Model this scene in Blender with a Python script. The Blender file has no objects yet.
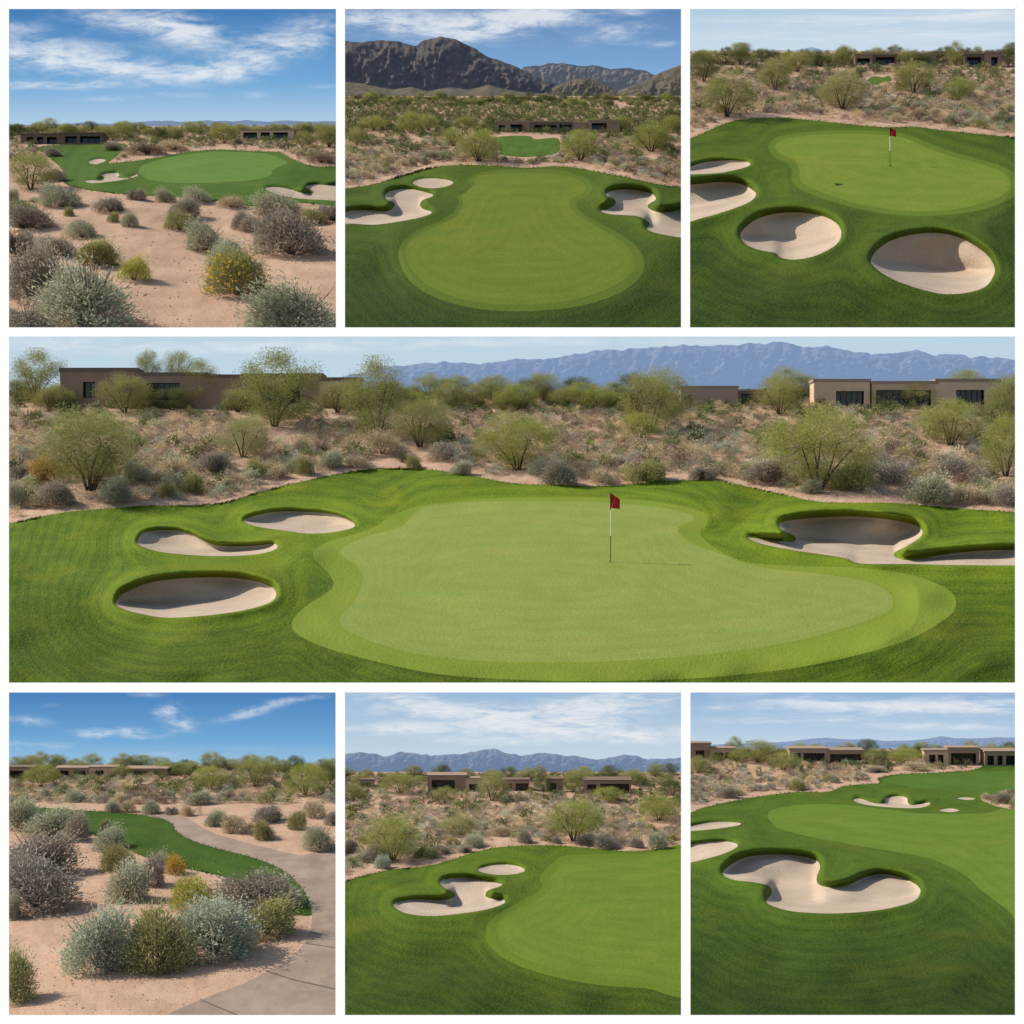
import bpy, math, random
import numpy as np
from mathutils import Vector

R = np.random.RandomState(7)
random.seed(7)
sc = bpy.context.scene
col = sc.collection
F = 1400.0                      # focal length in pixels of a 1024 frame
CX = CY = 512.0

# ------------------------------------------------------------------ helpers
def lin(r, g, b):
    f = lambda c: (c/255/12.92) if c/255 <= .04045 else ((c/255+.055)/1.055)**2.4
    return (f(r), f(g), f(b))

def tag(o, label=None, cat=None, group=None, kind=None):
    if label: o['label'] = label
    if cat: o['category'] = cat
    if group: o['group'] = group
    if kind: o['kind'] = kind
    return o

def mesh(name, V, Fc, mat=None, smooth=False, attrs=None):
    """V (n,3), Fc (m,k) with k = 3 or 4"""
    V = np.asarray(V, dtype=np.float32); Fc = np.asarray(Fc, dtype=np.int32)
    me = bpy.data.meshes.new(name)
    k = Fc.shape[1]; m = len(Fc)
    me.vertices.add(len(V)); me.vertices.foreach_set('co', V.ravel())
    me.loops.add(m*k); me.loops.foreach_set('vertex_index', Fc.ravel())
    me.polygons.add(m)
    me.polygons.foreach_set('loop_start', np.arange(0, m*k, k, dtype=np.int32))
    me.polygons.foreach_set('loop_total', np.full(m, k, dtype=np.int32))
    me.polygons.foreach_set('use_smooth', np.full(m, bool(smooth), dtype=bool))
    for an, av in (attrs or {}).items():
        av = np.asarray(av, dtype=np.float32)
        if av.ndim == 1:
            a = me.attributes.new(an, 'FLOAT', 'POINT'); a.data.foreach_set('value', av)
        else:
            a = me.attributes.new(an, 'FLOAT_VECTOR', 'POINT'); a.data.foreach_set('vector', av.ravel())
    me.update(calc_edges=True)
    if mat: me.materials.append(mat)
    return me

def obj(name, me, parent=None, loc=None):
    o = bpy.data.objects.new(name, me); col.objects.link(o)
    if parent: o.parent = parent
    if loc is not None: o.location = loc
    return o

def empty(name, loc, rz=0, scale=(1, 1, 1)):
    o = bpy.data.objects.new(name, None); col.objects.link(o)
    o.location = loc; o.rotation_euler = (0, 0, rz); o.scale = scale; o.empty_display_size = .2
    return o

class MB:
    """collects boxes and tubes into one mesh"""
    def __init__(s): s.v = []; s.f = []
    def quadmesh(s, V, Q):
        n = len(s.v); s.v += [tuple(p) for p in V]; s.f += [tuple(i+n for i in q) for q in Q]
    def box(s, x0, x1, y0, y1, z0, z1):
        s.quadmesh([(x0,y0,z0),(x1,y0,z0),(x1,y1,z0),(x0,y1,z0),(x0,y0,z1),(x1,y0,z1),(x1,y1,z1),(x0,y1,z1)],
                   [(0,3,2,1),(4,5,6,7),(0,1,5,4),(1,2,6,5),(2,3,7,6),(3,0,4,7)])
    def tube(s, pts, rad, n=6):
        pts = [Vector(p) for p in pts]; rings = []
        for i, p in enumerate(pts):
            t = (pts[min(i+1, len(pts)-1)] - pts[max(i-1, 0)]).normalized()
            a = t.cross(Vector((.31, .77, .55))).normalized(); b = t.cross(a)
            r = rad[i] if hasattr(rad, '__len__') else rad
            rings.append([p + (a*math.cos(2*math.pi*k/n) + b*math.sin(2*math.pi*k/n))*r for k in range(n)])
        V = [v for r in rings for v in r]; Q = []
        for i in range(len(pts)-1):
            for k in range(n):
                Q.append((i*n+k, i*n+(k+1) % n, (i+1)*n+(k+1) % n, (i+1)*n+k))
        if n == 4: Q += [(3,2,1,0), tuple((len(pts)-1)*n+k for k in range(4))]
        s.quadmesh(V, Q)
    def me(s, name, mat, smooth=False): return mesh(name, s.v, s.f, mat, smooth)

def vnoise(x, y, seed=0):
    """smooth value noise in [-1,1]"""
    xi = np.floor(x).astype(np.int64); yi = np.floor(y).astype(np.int64)
    fx = x-xi; fy = y-yi; fx = fx*fx*(3-2*fx); fy = fy*fy*(3-2*fy)
    def h(a, b):
        n = (a*374761393 + b*668265263 + seed*974634757) & 0x7fffffff
        n = ((n ^ (n >> 13))*1274126177) & 0x7fffffff
        return ((n ^ (n >> 16)) & 0xffff)/32767.5 - 1
    return (h(xi,yi)*(1-fx)+h(xi+1,yi)*fx)*(1-fy) + (h(xi,yi+1)*(1-fx)+h(xi+1,yi+1)*fx)*fy
def fbm(x, y, o=4, seed=0):
    s = 0; a = 1; t = 0
    for i in range(o):
        s = s + a*vnoise(x*2**i+i*17.3, y*2**i-i*9.1, seed+i); t += a; a *= .5
    return s/t

def blur(A, rx, ry):
    for r, ax in ((rx, 1), (ry, 0)):
        if r < 1: continue
        for _ in range(2):
            pad = [(0, 0), (0, 0)]; pad[ax] = (r+1, r)
            c = np.cumsum(np.pad(A, pad, mode='edge'), axis=ax)
            n = A.shape[ax]
            hi = np.take(c, np.arange(2*r+1, 2*r+1+n), axis=ax); lo = np.take(c, np.arange(0, n), axis=ax)
            A = (hi-lo)/(2*r+1)
    return A

def curve(pts, n=6):
    """closed Catmull-Rom through pts"""
    P = np.array(pts, float); N = len(P); out = []
    for i in range(N):
        p0, p1, p2, p3 = P[i-1], P[i], P[(i+1) % N], P[(i+2) % N]
        for k in range(n):
            t = k/n
            out.append(.5*((2*p1)+(-p0+p2)*t+(2*p0-5*p1+4*p2-p3)*t*t+(-p0+3*p1-3*p2+p3)*t**3))
    return np.array(out)

def sdf(poly, X, Y, pad=60):
    """signed distance, negative inside; 'pad' far away"""
    out = np.full(X.shape, float(pad))
    x0, y0 = poly.min(0)-pad; x1, y1 = poly.max(0)+pad
    m = (X > x0) & (X < x1) & (Y > y0) & (Y < y1)
    if not m.any(): return out
    px = X[m]; py = Y[m]; d2 = np.full(px.shape, 1e12); ins = np.zeros(px.shape, bool)
    A = poly; B = np.roll(poly, -1, 0)
    for (ax, ay), (bx, by) in zip(A, B):
        ex = bx-ax; ey = by-ay; L = ex*ex+ey*ey+1e-12
        t = np.clip(((px-ax)*ex+(py-ay)*ey)/L, 0, 1)
        d2 = np.minimum(d2, (px-ax-t*ex)**2+(py-ay-t*ey)**2)
        if ay != by:
            ins ^= ((ay > py) != (by > py)) & (px < (bx-ax)*(py-ay)/(by-ay)+ax)
    d = np.sqrt(d2); out[m] = np.where(ins, -d, np.minimum(d, pad))
    return out

# ------------------------------------------------------------------ node materials
class NT:
    def __init__(s, name):
        s.m = bpy.data.materials.new(name); s.m.use_nodes = True; s.t = s.m.node_tree; s.t.nodes.clear()
    def n(s, typ, **kw):
        nd = s.t.nodes.new(typ)
        for k, v in kw.items():
            if k in nd.inputs: s.set(nd.inputs[k], v)
            else: setattr(nd, k, v)
        return nd
    def set(s, inp, v):
        if isinstance(v, bpy.types.NodeSocket): s.t.links.new(v, inp)
        elif hasattr(v, '__len__') and inp.type == 'RGBA' and len(v) == 3: inp.default_value = (*v, 1)
        else: inp.default_value = v
    def math(s, op, a, b=0., c=None):
        nd = s.t.nodes.new('ShaderNodeMath'); nd.operation = op
        s.set(nd.inputs[0], a); s.set(nd.inputs[1], b)
        if c is not None: s.set(nd.inputs[2], c)
        return nd.outputs[0]
    def mix(s, f, a, b, blend='MIX'):
        nd = s.t.nodes.new('ShaderNodeMix'); nd.data_type = 'RGBA'; nd.blend_type = blend
        s.set(nd.inputs[0], f); s.set(nd.inputs[6], a); s.set(nd.inputs[7], b); return nd.outputs[2]
    def ramp(s, f, stops):
        nd = s.t.nodes.new('ShaderNodeValToRGB'); e = nd.color_ramp.elements
        e[0].position = stops[0][0]; e[1].position = stops[-1][0]
        for p, c in stops[1:-1]: e.new(p)
        for i, (p, c) in enumerate(stops):
            e[i].position = p; c = (c, c, c) if not hasattr(c, '__len__') else c; e[i].color = (*c, 1)
        s.set(nd.inputs[0], f); return nd.outputs[0]
    def smooth(s, v, a, b):
        nd = s.t.nodes.new('ShaderNodeMapRange'); nd.interpolation_type = 'SMOOTHSTEP'
        s.set(nd.inputs[0], v); nd.inputs[1].default_value = a; nd.inputs[2].default_value = b; return nd.outputs[0]
    def attr(s, name, out=2):
        nd = s.t.nodes.new('ShaderNodeAttribute'); nd.attribute_name = name; return nd.outputs[out]
    def noise(s, vec, scale, detail=3, rough=.55, dist=0.):
        nd = s.t.nodes.new('ShaderNodeTexNoise'); s.set(nd.inputs['Vector'], vec)
        nd.inputs['Scale'].default_value = scale; nd.inputs['Detail'].default_value = detail
        nd.inputs['Roughness'].default_value = rough; nd.inputs['Distortion'].default_value = dist
        return nd.outputs['Fac']
    def mapping(s, vec, scale=(1, 1, 1), rot=(0, 0, 0)):
        nd = s.t.nodes.new('ShaderNodeMapping'); s.set(nd.inputs[0], vec)
        nd.inputs['Scale'].default_value = scale; nd.inputs['Rotation'].default_value = rot; return nd.outputs[0]
    def pos(s): return s.t.nodes.new('ShaderNodeNewGeometry').outputs['Position']
    def rnd(s): return s.t.nodes.new('ShaderNodeObjectInfo').outputs['Random']
    def bump(s, h, strength, dist):
        nd = s.t.nodes.new('ShaderNodeBump'); s.set(nd.inputs['Height'], h)
        nd.inputs['Strength'].default_value = strength; nd.inputs['Distance'].default_value = dist; return nd.outputs[0]
    def out(s, sh):
        o = s.t.nodes.new('ShaderNodeOutputMaterial'); s.t.links.new(sh, o.inputs[0]); return s.m
    def pbr(s, color, rough=.9, normal=None, spec=.2, metal=0.):
        b = s.t.nodes.new('ShaderNodeBsdfPrincipled'); s.set(b.inputs['Base Color'], color)
        s.set(b.inputs['Roughness'], rough); b.inputs['Specular IOR Level'].default_value = spec
        b.inputs['Metallic'].default_value = metal
        if normal is not None: s.set(b.inputs['Normal'], normal)
        return b.outputs[0]

def turf_mat(name, K, dark, light, front_vignette=.55, stripe=.10, bump=.5, collar=0.):
    """mown grass: fine blade noise, soft patches, mowing passes that follow the edge of the green"""
    t = NT(name); p = t.mapping(t.pos(), (K, K, K))
    n1 = t.noise(p, .035, 3, .6); n2 = t.noise(p, .3, 3, .7); n3 = t.noise(t.mapping(t.pos(), (K*.6, K*.3, K)), .75, 2, .8)
    e = t.attr('edge'); v = t.attr('front')
    ew = t.math('ADD', e, t.math('MULTIPLY', t.math('SUBTRACT', n1, .5), 9.))
    st = t.math('SINE', t.math('MULTIPLY', ew, .62))
    st2 = t.math('SINE', t.math('MULTIPLY', ew, 1.7))
    st = t.math('ADD', t.math('MULTIPLY', st, stripe*.7), t.math('MULTIPLY', st2, stripe*.45))
    f = t.math('ADD', t.math('MULTIPLY', n1, .9), t.math('MULTIPLY', n2, .55))
    f = t.math('ADD', f, t.math('MULTIPLY', n3, .6))
    f = t.math('ADD', t.math('SUBTRACT', f, .55), st)
    cb = t.math('SUBTRACT', 1., t.smooth(ew, 13., 15.5)); cb2 = t.math('SUBTRACT', 1., t.smooth(ew, 27., 30.))
    f = t.math('ADD', f, t.math('ADD', t.math('MULTIPLY', cb, collar), t.math('MULTIPLY', cb2, collar*.7)))
    c = t.mix(t.smooth(f, 0, 1.1), dark, light)
    yel = t.smooth(t.noise(p, .016, 4, .6, .4), .5, .75)
    c = t.mix(t.math('MULTIPLY', yel, .5 if collar else .28), c, tuple(q*m for q, m in zip(light, (1.45, 1.02, .9))))
    k = t.math('SUBTRACT', 1., t.math('MULTIPLY', t.smooth(v, .35, 1.05), 1-front_vignette))  # vignette painted into the grass colour, darker towards the front edge
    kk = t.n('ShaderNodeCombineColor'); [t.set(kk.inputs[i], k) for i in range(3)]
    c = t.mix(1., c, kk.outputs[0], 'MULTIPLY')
    h = t.math('ADD', n2, n3)
    return t.out(t.pbr(c, .85, t.bump(h, bump, 2.2/K), .12))

def sand_mat(name, K, c0, c1, pebble=.5, rake=False):
    t = NT(name); p = t.mapping(t.pos(), (K, K, K))
    n1 = t.noise(p, .03, 4, .6); n2 = t.noise(p, .5, 3, .7); n3 = t.noise(p, 1.3, 2, .7)
    f = t.math('ADD', t.math('MULTIPLY', n1, .8), t.math('MULTIPLY', n2, .5))
    c = t.mix(t.smooth(f, .4, .95), c0, c1)
    sp = t.smooth(n3, .62, .78)
    c = t.mix(t.math('MULTIPLY', sp, pebble), c, tuple(q*.45 for q in c0))
    sp2 = t.smooth(t.noise(p, .9, 2, .6), .66, .75)
    c = t.mix(t.math('MULTIPLY', sp2, pebble*.7), c, tuple(min(.8, q*1.35) for q in c1))
    h = t.math('ADD', n2, t.math('MULTIPLY', n3, .7))
    if rake:
        w = t.t.nodes.new('ShaderNodeTexWave'); t.set(w.inputs['Vector'], p); w.inputs['Scale'].default_value = .16
        w.inputs['Distortion'].default_value = 6; w.inputs['Detail'].default_value = 2; w.inputs['Detail Scale'].default_value = .3
        h = t.math('ADD', h, t.math('MULTIPLY', w.outputs['Fac'], .14))
        litter = t.smooth(t.noise(p, .12, 3, .6), .6, .8)
        c = t.mix(t.math('MULTIPLY', litter, .25), c, tuple(q*.75 for q in c0))
    return t.out(t.pbr(c, .95, t.bump(h, .45, 2./K), .1))

def leaf_mat(name, a, b, trans=.3):
    t = NT(name)
    c = t.mix(t.rnd(), a, b)
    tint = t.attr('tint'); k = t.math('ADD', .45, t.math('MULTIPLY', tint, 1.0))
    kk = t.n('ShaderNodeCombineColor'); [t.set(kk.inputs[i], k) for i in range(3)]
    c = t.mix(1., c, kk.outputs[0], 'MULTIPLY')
    d = t.n('ShaderNodeBsdfDiffuse'); t.set(d.inputs[0], c)
    tr = t.n('ShaderNodeBsdfTranslucent'); t.set(tr.inputs[0], c)
    mx = t.n('ShaderNodeMixShader'); mx.inputs[0].default_value = trans
    t.t.links.new(d.outputs[0], mx.inputs[1]); t.t.links.new(tr.outputs[0], mx.inputs[2])
    return t.out(mx.outputs[0])

def tint_mat(name, trans=.25):
    """colour carried per plant by a vector attribute (for merged ground cover)"""
    t = NT(name); c = t.attr('shade', 1)
    d = t.n('ShaderNodeBsdfDiffuse'); t.set(d.inputs[0], c)
    tr = t.n('ShaderNodeBsdfTranslucent'); t.set(tr.inputs[0], c)
    mx = t.n('ShaderNodeMixShader'); mx.inputs[0].default_value = trans
    t.t.links.new(d.outputs[0], mx.inputs[1]); t.t.links.new(tr.outputs[0], mx.inputs[2])
    return t.out(mx.outputs[0])

def plain(name, c, rough=.8, spec=.2, var=.25, scale=3., metal=0.):
    t = NT(name); n = t.noise(t.pos(), scale, 4, .65)
    cc = t.mix(n, tuple(q*(1-var) for q in c), tuple(q*(1+var) for q in c))
    return t.out(t.pbr(cc, rough, None, spec, metal))

def sky_mat(name, top, mid, hor, cloud, amt, streak=(5, 16), rot=0., hazy=0.):
    t = NT(name); g = t.n('ShaderNodeTexCoord').outputs['Generated']
    sep = t.n('ShaderNodeSeparateXYZ'); t.set(sep.inputs[0], g); h = sep.outputs[2]
    c = t.ramp(h, [(0, hor), (.42, mid), (1., top)])
    p = t.mapping(g, (streak[0], 1, streak[1]), (0, rot, 0))
    n = t.noise(p, 1., 10, .64, .7); n2 = t.noise(p, 3.7, 8, .68, .3)
    d = t.attr('cloud')
    f = t.math('ADD', t.math('MULTIPLY', t.math('SUBTRACT', n, .5), 3.3), t.math('MULTIPLY', t.math('SUBTRACT', n2, .5), 1.3))
    f = t.math('ADD', d, t.math('MULTIPLY', f, t.math('ADD', .12, d)))
    f = t.math('MULTIPLY', t.smooth(f, .05, 1.6), amt)
    c = t.mix(f, c, cloud)
    e = t.n('ShaderNodeEmission'); t.set(e.inputs[0], c); e.inputs[1].default_value = 1.
    return t.out(e.outputs[0])

def range_mat(name, rock, shade, haze, hz, K):
    """distant rock seen through air: diffuse rock plus scattered sky light"""
    t = NT(name); p = t.mapping(t.pos(), (K, K, K))
    n = t.noise(p, .06, 6, .65); c = t.mix(t.smooth(n, .35, .7), shade, rock)
    sp = t.smooth(t.noise(p, .5, 3, .7), .55, .7); c = t.mix(t.math('MULTIPLY', sp, .4), c, tuple(q*.55 for q in shade))
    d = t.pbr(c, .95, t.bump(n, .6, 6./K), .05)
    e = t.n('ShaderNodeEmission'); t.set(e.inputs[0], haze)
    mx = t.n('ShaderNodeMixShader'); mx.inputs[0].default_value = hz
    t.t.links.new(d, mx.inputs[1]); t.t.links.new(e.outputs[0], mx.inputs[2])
    return t.out(mx.outputs[0])

# ------------------------------------------------------------------ tiers
class View:
    """one of the seven landscapes: a sloping plot between depth dn and df, cut to its own window"""
    def __init__(s, key, phrase, x0, x1, y0, y1, hor, dn, df, ds, k, ox, oy):
        s.key = key; s.phrase = phrase
        s.x0, s.x1, s.y0, s.y1, s.hor, s.dn, s.df, s.ds = x0, x1, y0, y1, hor, dn, df, ds
        s.k, s.ox, s.oy = k, ox, oy
        zn = (CY-y1)/F*dn; zf = (CY-hor)/F*df
        s.sl = (zf-zn)/(df-dn); s.c = zn-s.sl*dn
        s.K = F/(.5*(dn+df))
        s.gx0 = int(x0)-6; s.gy0 = int(hor)-8
        s.gw = int(x1)+8-s.gx0; s.gh = int(y1)+8-s.gy0
        s.rel = np.zeros((s.gh, s.gw))
    def z2p(s, pts): return [(s.ox+x/s.k, s.oy+y/s.k) for x, y in pts]
    def base(s, py): return s.c/((CY-py)/F-s.sl)
    def g(s, py): return (s.base(py-.5)-s.base(py+.5))
    def relief(s, px, py):
        x = np.clip(np.asarray(px, float)-s.gx0, 0, s.gw-1.001); y = np.clip(np.asarray(py, float)-s.gy0, 0, s.gh-1.001)
        i = x.astype(int); j = y.astype(int); a = x-i; b = y-j; r = s.rel
        return (r[j,i]*(1-a)+r[j,i+1]*a)*(1-b)+(r[j+1,i]*(1-a)+r[j+1,i+1]*a)*b
    def depth(s, px, py): return s.base(py)+s.g(py)*s.relief(px, py)
    def ray(s, px, py, d):
        px = np.asarray(px, float); py = np.asarray(py, float)
        return np.stack([(px-CX)/F*d, d+0*px, (CY-py)/F*d], -1)
    def P(s, px, py): return s.ray(px, py, s.depth(px, py))
    def at(s, px, py): return Vector(s.P(np.array([px]), np.array([py]))[0])

N3, N2, N1 = 20., 52., 134.
def tier(n): return n, n*2.2, n*2.45
V = {}
def view(key, phrase, x0, x1, y0, y1, hor, n, k, ox, oy):
    V[key] = View(key, phrase, x0, x1, y0, y1, hor, *tier(n), k, ox, oy)
view('A', 'the top left picture', 9, 336, 9, 328, 127, N1, 2.994, 0, 0)
view('B', 'the mountain picture', 345, 681, 9, 328, 97, N1, 2.96, 340, 0)
view('C', 'the top right picture', 690, 1015, 9, 328, 52, N1, 3.012, 684, 0)
view('D', 'the wide picture', 9, 1015, 337, 683, 393, N2, 1, 0, 0)
view('E', 'the cart path picture', 9, 336, 692, 1015, 766, N3, 2.994, 0, 684)
view('F', 'the bottom middle picture', 345, 681, 692, 1015, 773, N3, 2.96, 340, 684)
view('G', 'the bottom right picture', 690, 1015, 692, 1015, 750, N3, 3.012, 684, 684)

# ------------------------------------------------------------------ outlines traced from the photograph
def left(p): return [(x/2, 330+y/2) for x, y in p]
def right(p): return [(512+x/2, 330+y/2) for x, y in p]
S = {}
S['A'] = dict(
 turf=[[(120,440),(200,432),(300,427),(375,432),(372,448),(340,475),(325,488),(400,482),(480,470),(560,455),(660,448),(760,453),(835,456),(880,478),(940,498),(1040,508),(1040,612),(900,608),(760,618),(640,600),(520,590),(430,585),(330,578),(230,562),(190,545),(196,525),(175,495),(150,475),(128,455)]],
 green=[[(415,510),(440,490),(520,470),(620,456),(720,455),(800,462),(850,478),(858,490),(830,500),(815,512),(810,525),(760,538),(680,545),(560,548),(490,545),(440,535)]],
 bunker=[('kidney shaped pale bunker left of the green in {}',[(253,543),(270,540),(300,541),(310,538),(312,530),(300,524),(320,520),(350,518),(358,524),(352,531),(380,533),(412,522),(408,528),(370,538),(320,545),(275,548)]),
  ('forked pale sand bunker cut by the right edge of {}',[(793,563),(830,560),(870,567),(900,577),(930,580),(940,575),(920,565),(915,558),(945,552),(985,555),(1030,556),(1030,598),(960,598),(890,594),(840,585),(810,574)]),
  ('tiny far bunker beside the fairway in {}',[(264,487),(280,478),(300,476),(318,480),(300,488),(285,492)])])
S['B'] = dict(
 turf=[[(-30,565),(0,560),(100,545),(200,515),(280,495),(370,488),(480,492),(560,496),(640,492),(700,497),(760,508),(850,525),(940,545),(1020,555),(1050,560),(1050,1020),(-30,1020)]],
 far=[[(450,410),(500,402),(560,403),(580,412),(640,408),(652,430),(640,455),(560,465),(500,462),(475,455),(470,430)]],
 fringe=[[(400,560),(375,535),(420,510),(530,501),(630,503),(715,522),(745,550),(735,578),(705,592),(698,607),(718,632),(768,660),(830,694),(880,732),(900,775),(888,820),(825,868),(715,905),(605,918),(500,921),(395,912),(285,882),(208,833),(175,772),(180,725),(222,685),(290,655),(335,628),(352,600),(350,578)]],
 green=[[(400,545),(395,530),(430,517),(530,510),(620,512),(700,530),(728,552),(718,572),(690,585),(678,605),(700,635),(750,665),(810,700),(855,735),(872,775),(860,810),(800,850),(700,885),(600,898),(500,902),(400,893),(300,865),(230,820),(197,770),(200,730),(235,695),(300,665),(345,640),(365,605),(362,580)]],
 bunker=[('large S shaped bunker at the left edge of {}',[(-5,640),(30,625),(80,622),(140,625),(160,612),(160,600),(138,590),(135,575),(160,563),(210,560),(272,575),(270,583),(245,592),(237,605),(245,618),(272,628),(250,640),(180,655),(100,665),(40,662),(-5,660)]),
  ('small oval bunker above the S shaped one in {}',[(215,540),(240,530),(280,528),(320,533),(335,542),(310,553),(270,557),(235,552)]),
  ('forked bunker on the right of the green in {}',[(770,625),(790,620),(815,605),(812,590),(790,580),(795,568),(840,561),(890,565),(925,575),(935,590),(915,603),(912,615),(940,628),(980,628),(1030,622),(1030,697),(960,695),(910,680),(918,665),(905,650),(880,640),(850,637),(800,634)])])
S['C'] = dict(
 turf=[[(-30,440),(0,425),(60,400),(130,370),(200,357),(300,355),(380,362),(480,372),(600,383),(700,383),(800,395),(900,405),(1010,415),(1050,420),(1050,1020),(-30,1020)]],
 far=[[(553,240),(575,230),(600,233),(618,228),(626,242),(605,250),(580,256),(560,252)]],
 fringe=[[(255,440),(285,412),(365,398),(480,393),(605,396),(672,406),(735,430),(812,460),(890,480),(970,505),(1010,545),(1000,585),(935,620),(838,642),(732,650),(615,644),(510,625),(415,597),(350,570),(325,545),(325,515),(308,490),(268,470)]],
 green=[[(275,440),(300,420),(370,408),(480,403),(600,406),(660,415),(720,440),(800,470),(880,490),(950,515),(982,545),(975,575),(920,605),(830,628),(730,636),(620,630),(520,612),(430,585),(370,560),(350,540),(348,510),(330,480),(290,462)]],
 bunker=[('thin farthest bunker on the left of {}',[(-10,515),(50,492),(110,484),(170,485),(200,492),(190,502),(140,515),(80,523),(-10,524)]),
  ('bunker cut by the left edge of {}, with a shaded back wall',[(-10,570),(60,553),(120,548),(175,555),(210,575),(216,590),(190,612),(120,638),(60,655),(-10,665)]),
  ('round deep bunker in the lower middle of {}',[(170,710),(180,690),(220,660),(280,643),(350,640),(420,652),(462,675),(474,705),(460,735),(420,760),(380,775),(330,782),(290,775),(275,762),(225,752),(185,735)]),
  ('largest round bunker in the lower right of {}',[(563,785),(580,755),(630,722),(700,705),(780,703),(850,725),(910,765),(935,805),(930,835),(905,865),(850,882),(780,885),(720,873),(650,850),(600,825),(570,800)])])
S['D'] = dict(
 turf=[[(-20,530),(9,524),(40,517),(75,511),(150,506),(215,504),(260,492),(300,482),(350,472),(400,468),(450,472),(512,483),(560,485),(612,486),(662,481),(717,481),(762,490),(822,502),(892,503),(952,508),(1015,512),(1045,514),(1045,720),(-20,720)]],
 fringe=[[(390,517),(420,506),(480,499),(560,497),(640,500),(700,511),(707,524),(700,534),(717,549),(747,562),(800,566),(862,568),(912,575),(947,589),(956,603),(946,618),(902,642),(812,665),(712,677),(600,681),(500,679),(425,672),(340,652),(300,636),(292,622),(305,607),(332,588),(330,575),(313,556),(325,543),(368,530)]],
 green=[[(415,514),(435,505),(512,501),(590,502),(665,508),(694,518),(677,528),(687,541),(720,554),(760,567),(812,573),(860,580),(885,590),(893,602),(882,615),(812,637),(740,650),(662,658),(580,662),(512,662),(450,658),(400,650),(352,633),(340,619),(355,600),(363,578),(357,566),(341,553),(347,545),(372,535),(400,527)]],
 bunker=[('bean shaped middle bunker of the three on the left of {}',left([(275,425),(290,405),(340,400),(380,408),(430,430),(500,432),(550,428),(548,440),(500,450),(420,452),(330,445),(290,435)])),
  ('oval bunker nearest the green on the left of {}',left([(488,380),(540,365),(600,363),(670,370),(710,390),(680,402),(620,407),(560,400),(510,392)])),
  ('largest oval bunker lower left in {}, mostly in shade',left([(232,545),(250,525),(310,503),(400,495),(480,497),(535,510),(552,525),(540,545),(480,562),(400,572),(330,575),(270,565),(240,555)])),
  ('wide forked pale bunker on the right of {}',right([(470,415),(500,418),(560,424),(565,412),(540,400),(538,385),(590,377),(680,373),(760,380),(810,392),(820,410),(790,432),(765,445),(770,456),(800,460),(860,450),(930,442),(1000,440),(1040,441),(1040,468),(900,470),(800,468),(700,467),(660,455),(560,440),(500,428)]))])
PATH_IN = [(490,405),(518,422),(530,442),(580,470),(660,495),(740,515),(800,535),(850,560),(890,595),(922,640),(934,692),(925,745),(890,800),(820,850),(720,900),(600,945),(480,1000)]
S['E'] = dict(
 turf=[[(60,370),(180,374),(250,378),(350,385),(440,393),(490,405),(518,422),(530,442),(580,470),(660,495),(740,515),(800,535),(850,560),(890,595),(922,640),(934,692),(850,682),(770,640),(690,585),(600,562),(500,540),(400,505),(330,465),(250,447),(180,425),(100,400)]],
 path=[[(380,385),(440,390),(500,390),(560,402),(600,425),(640,447),(720,470),(800,490),(900,512),(1060,530),(1060,1060),(380,1060)]+PATH_IN[::-1]+[(440,395)]],
 bunker=[])
S['F'] = dict(
 turf=[[(-30,600),(0,590),(60,570),(150,550),(250,540),(330,520),(400,497),(480,482),(600,477),(700,482),(800,492),(870,495),(940,488),(1020,482),(1050,480),(1050,1030),(-30,1030)]],
 fringe=[[(1060,503),(900,503),(780,504),(660,510),(630,530),(605,552),(590,578),(600,600),(570,625),(510,655),(455,690),(432,728),(440,770),(485,812),(560,845),(670,875),(780,892),(900,900),(1060,900)]],
 green=[[(1060,513),(900,514),(780,515),(680,522),(655,535),(640,555),(622,575),(627,600),(600,630),(540,660),(490,690),(470,725),(475,760),(510,795),(580,825),(680,855),(780,872),(900,880),(1060,880)]],
 bunker=[('winding S shaped pale bunker left of the green in {}',[(158,655),(175,645),(230,638),(300,640),(335,632),(338,618),(310,603),(297,590),(310,578),(370,573),(430,583),(478,592),(470,600),(440,610),(430,625),(445,635),(487,640),(480,652),(430,668),(350,680),(260,687),(190,677)]),
  ('small oval bunker behind the winding one in {}',[(408,550),(440,538),(490,534),(530,540),(548,552),(520,562),(470,565),(430,560)])])
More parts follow.
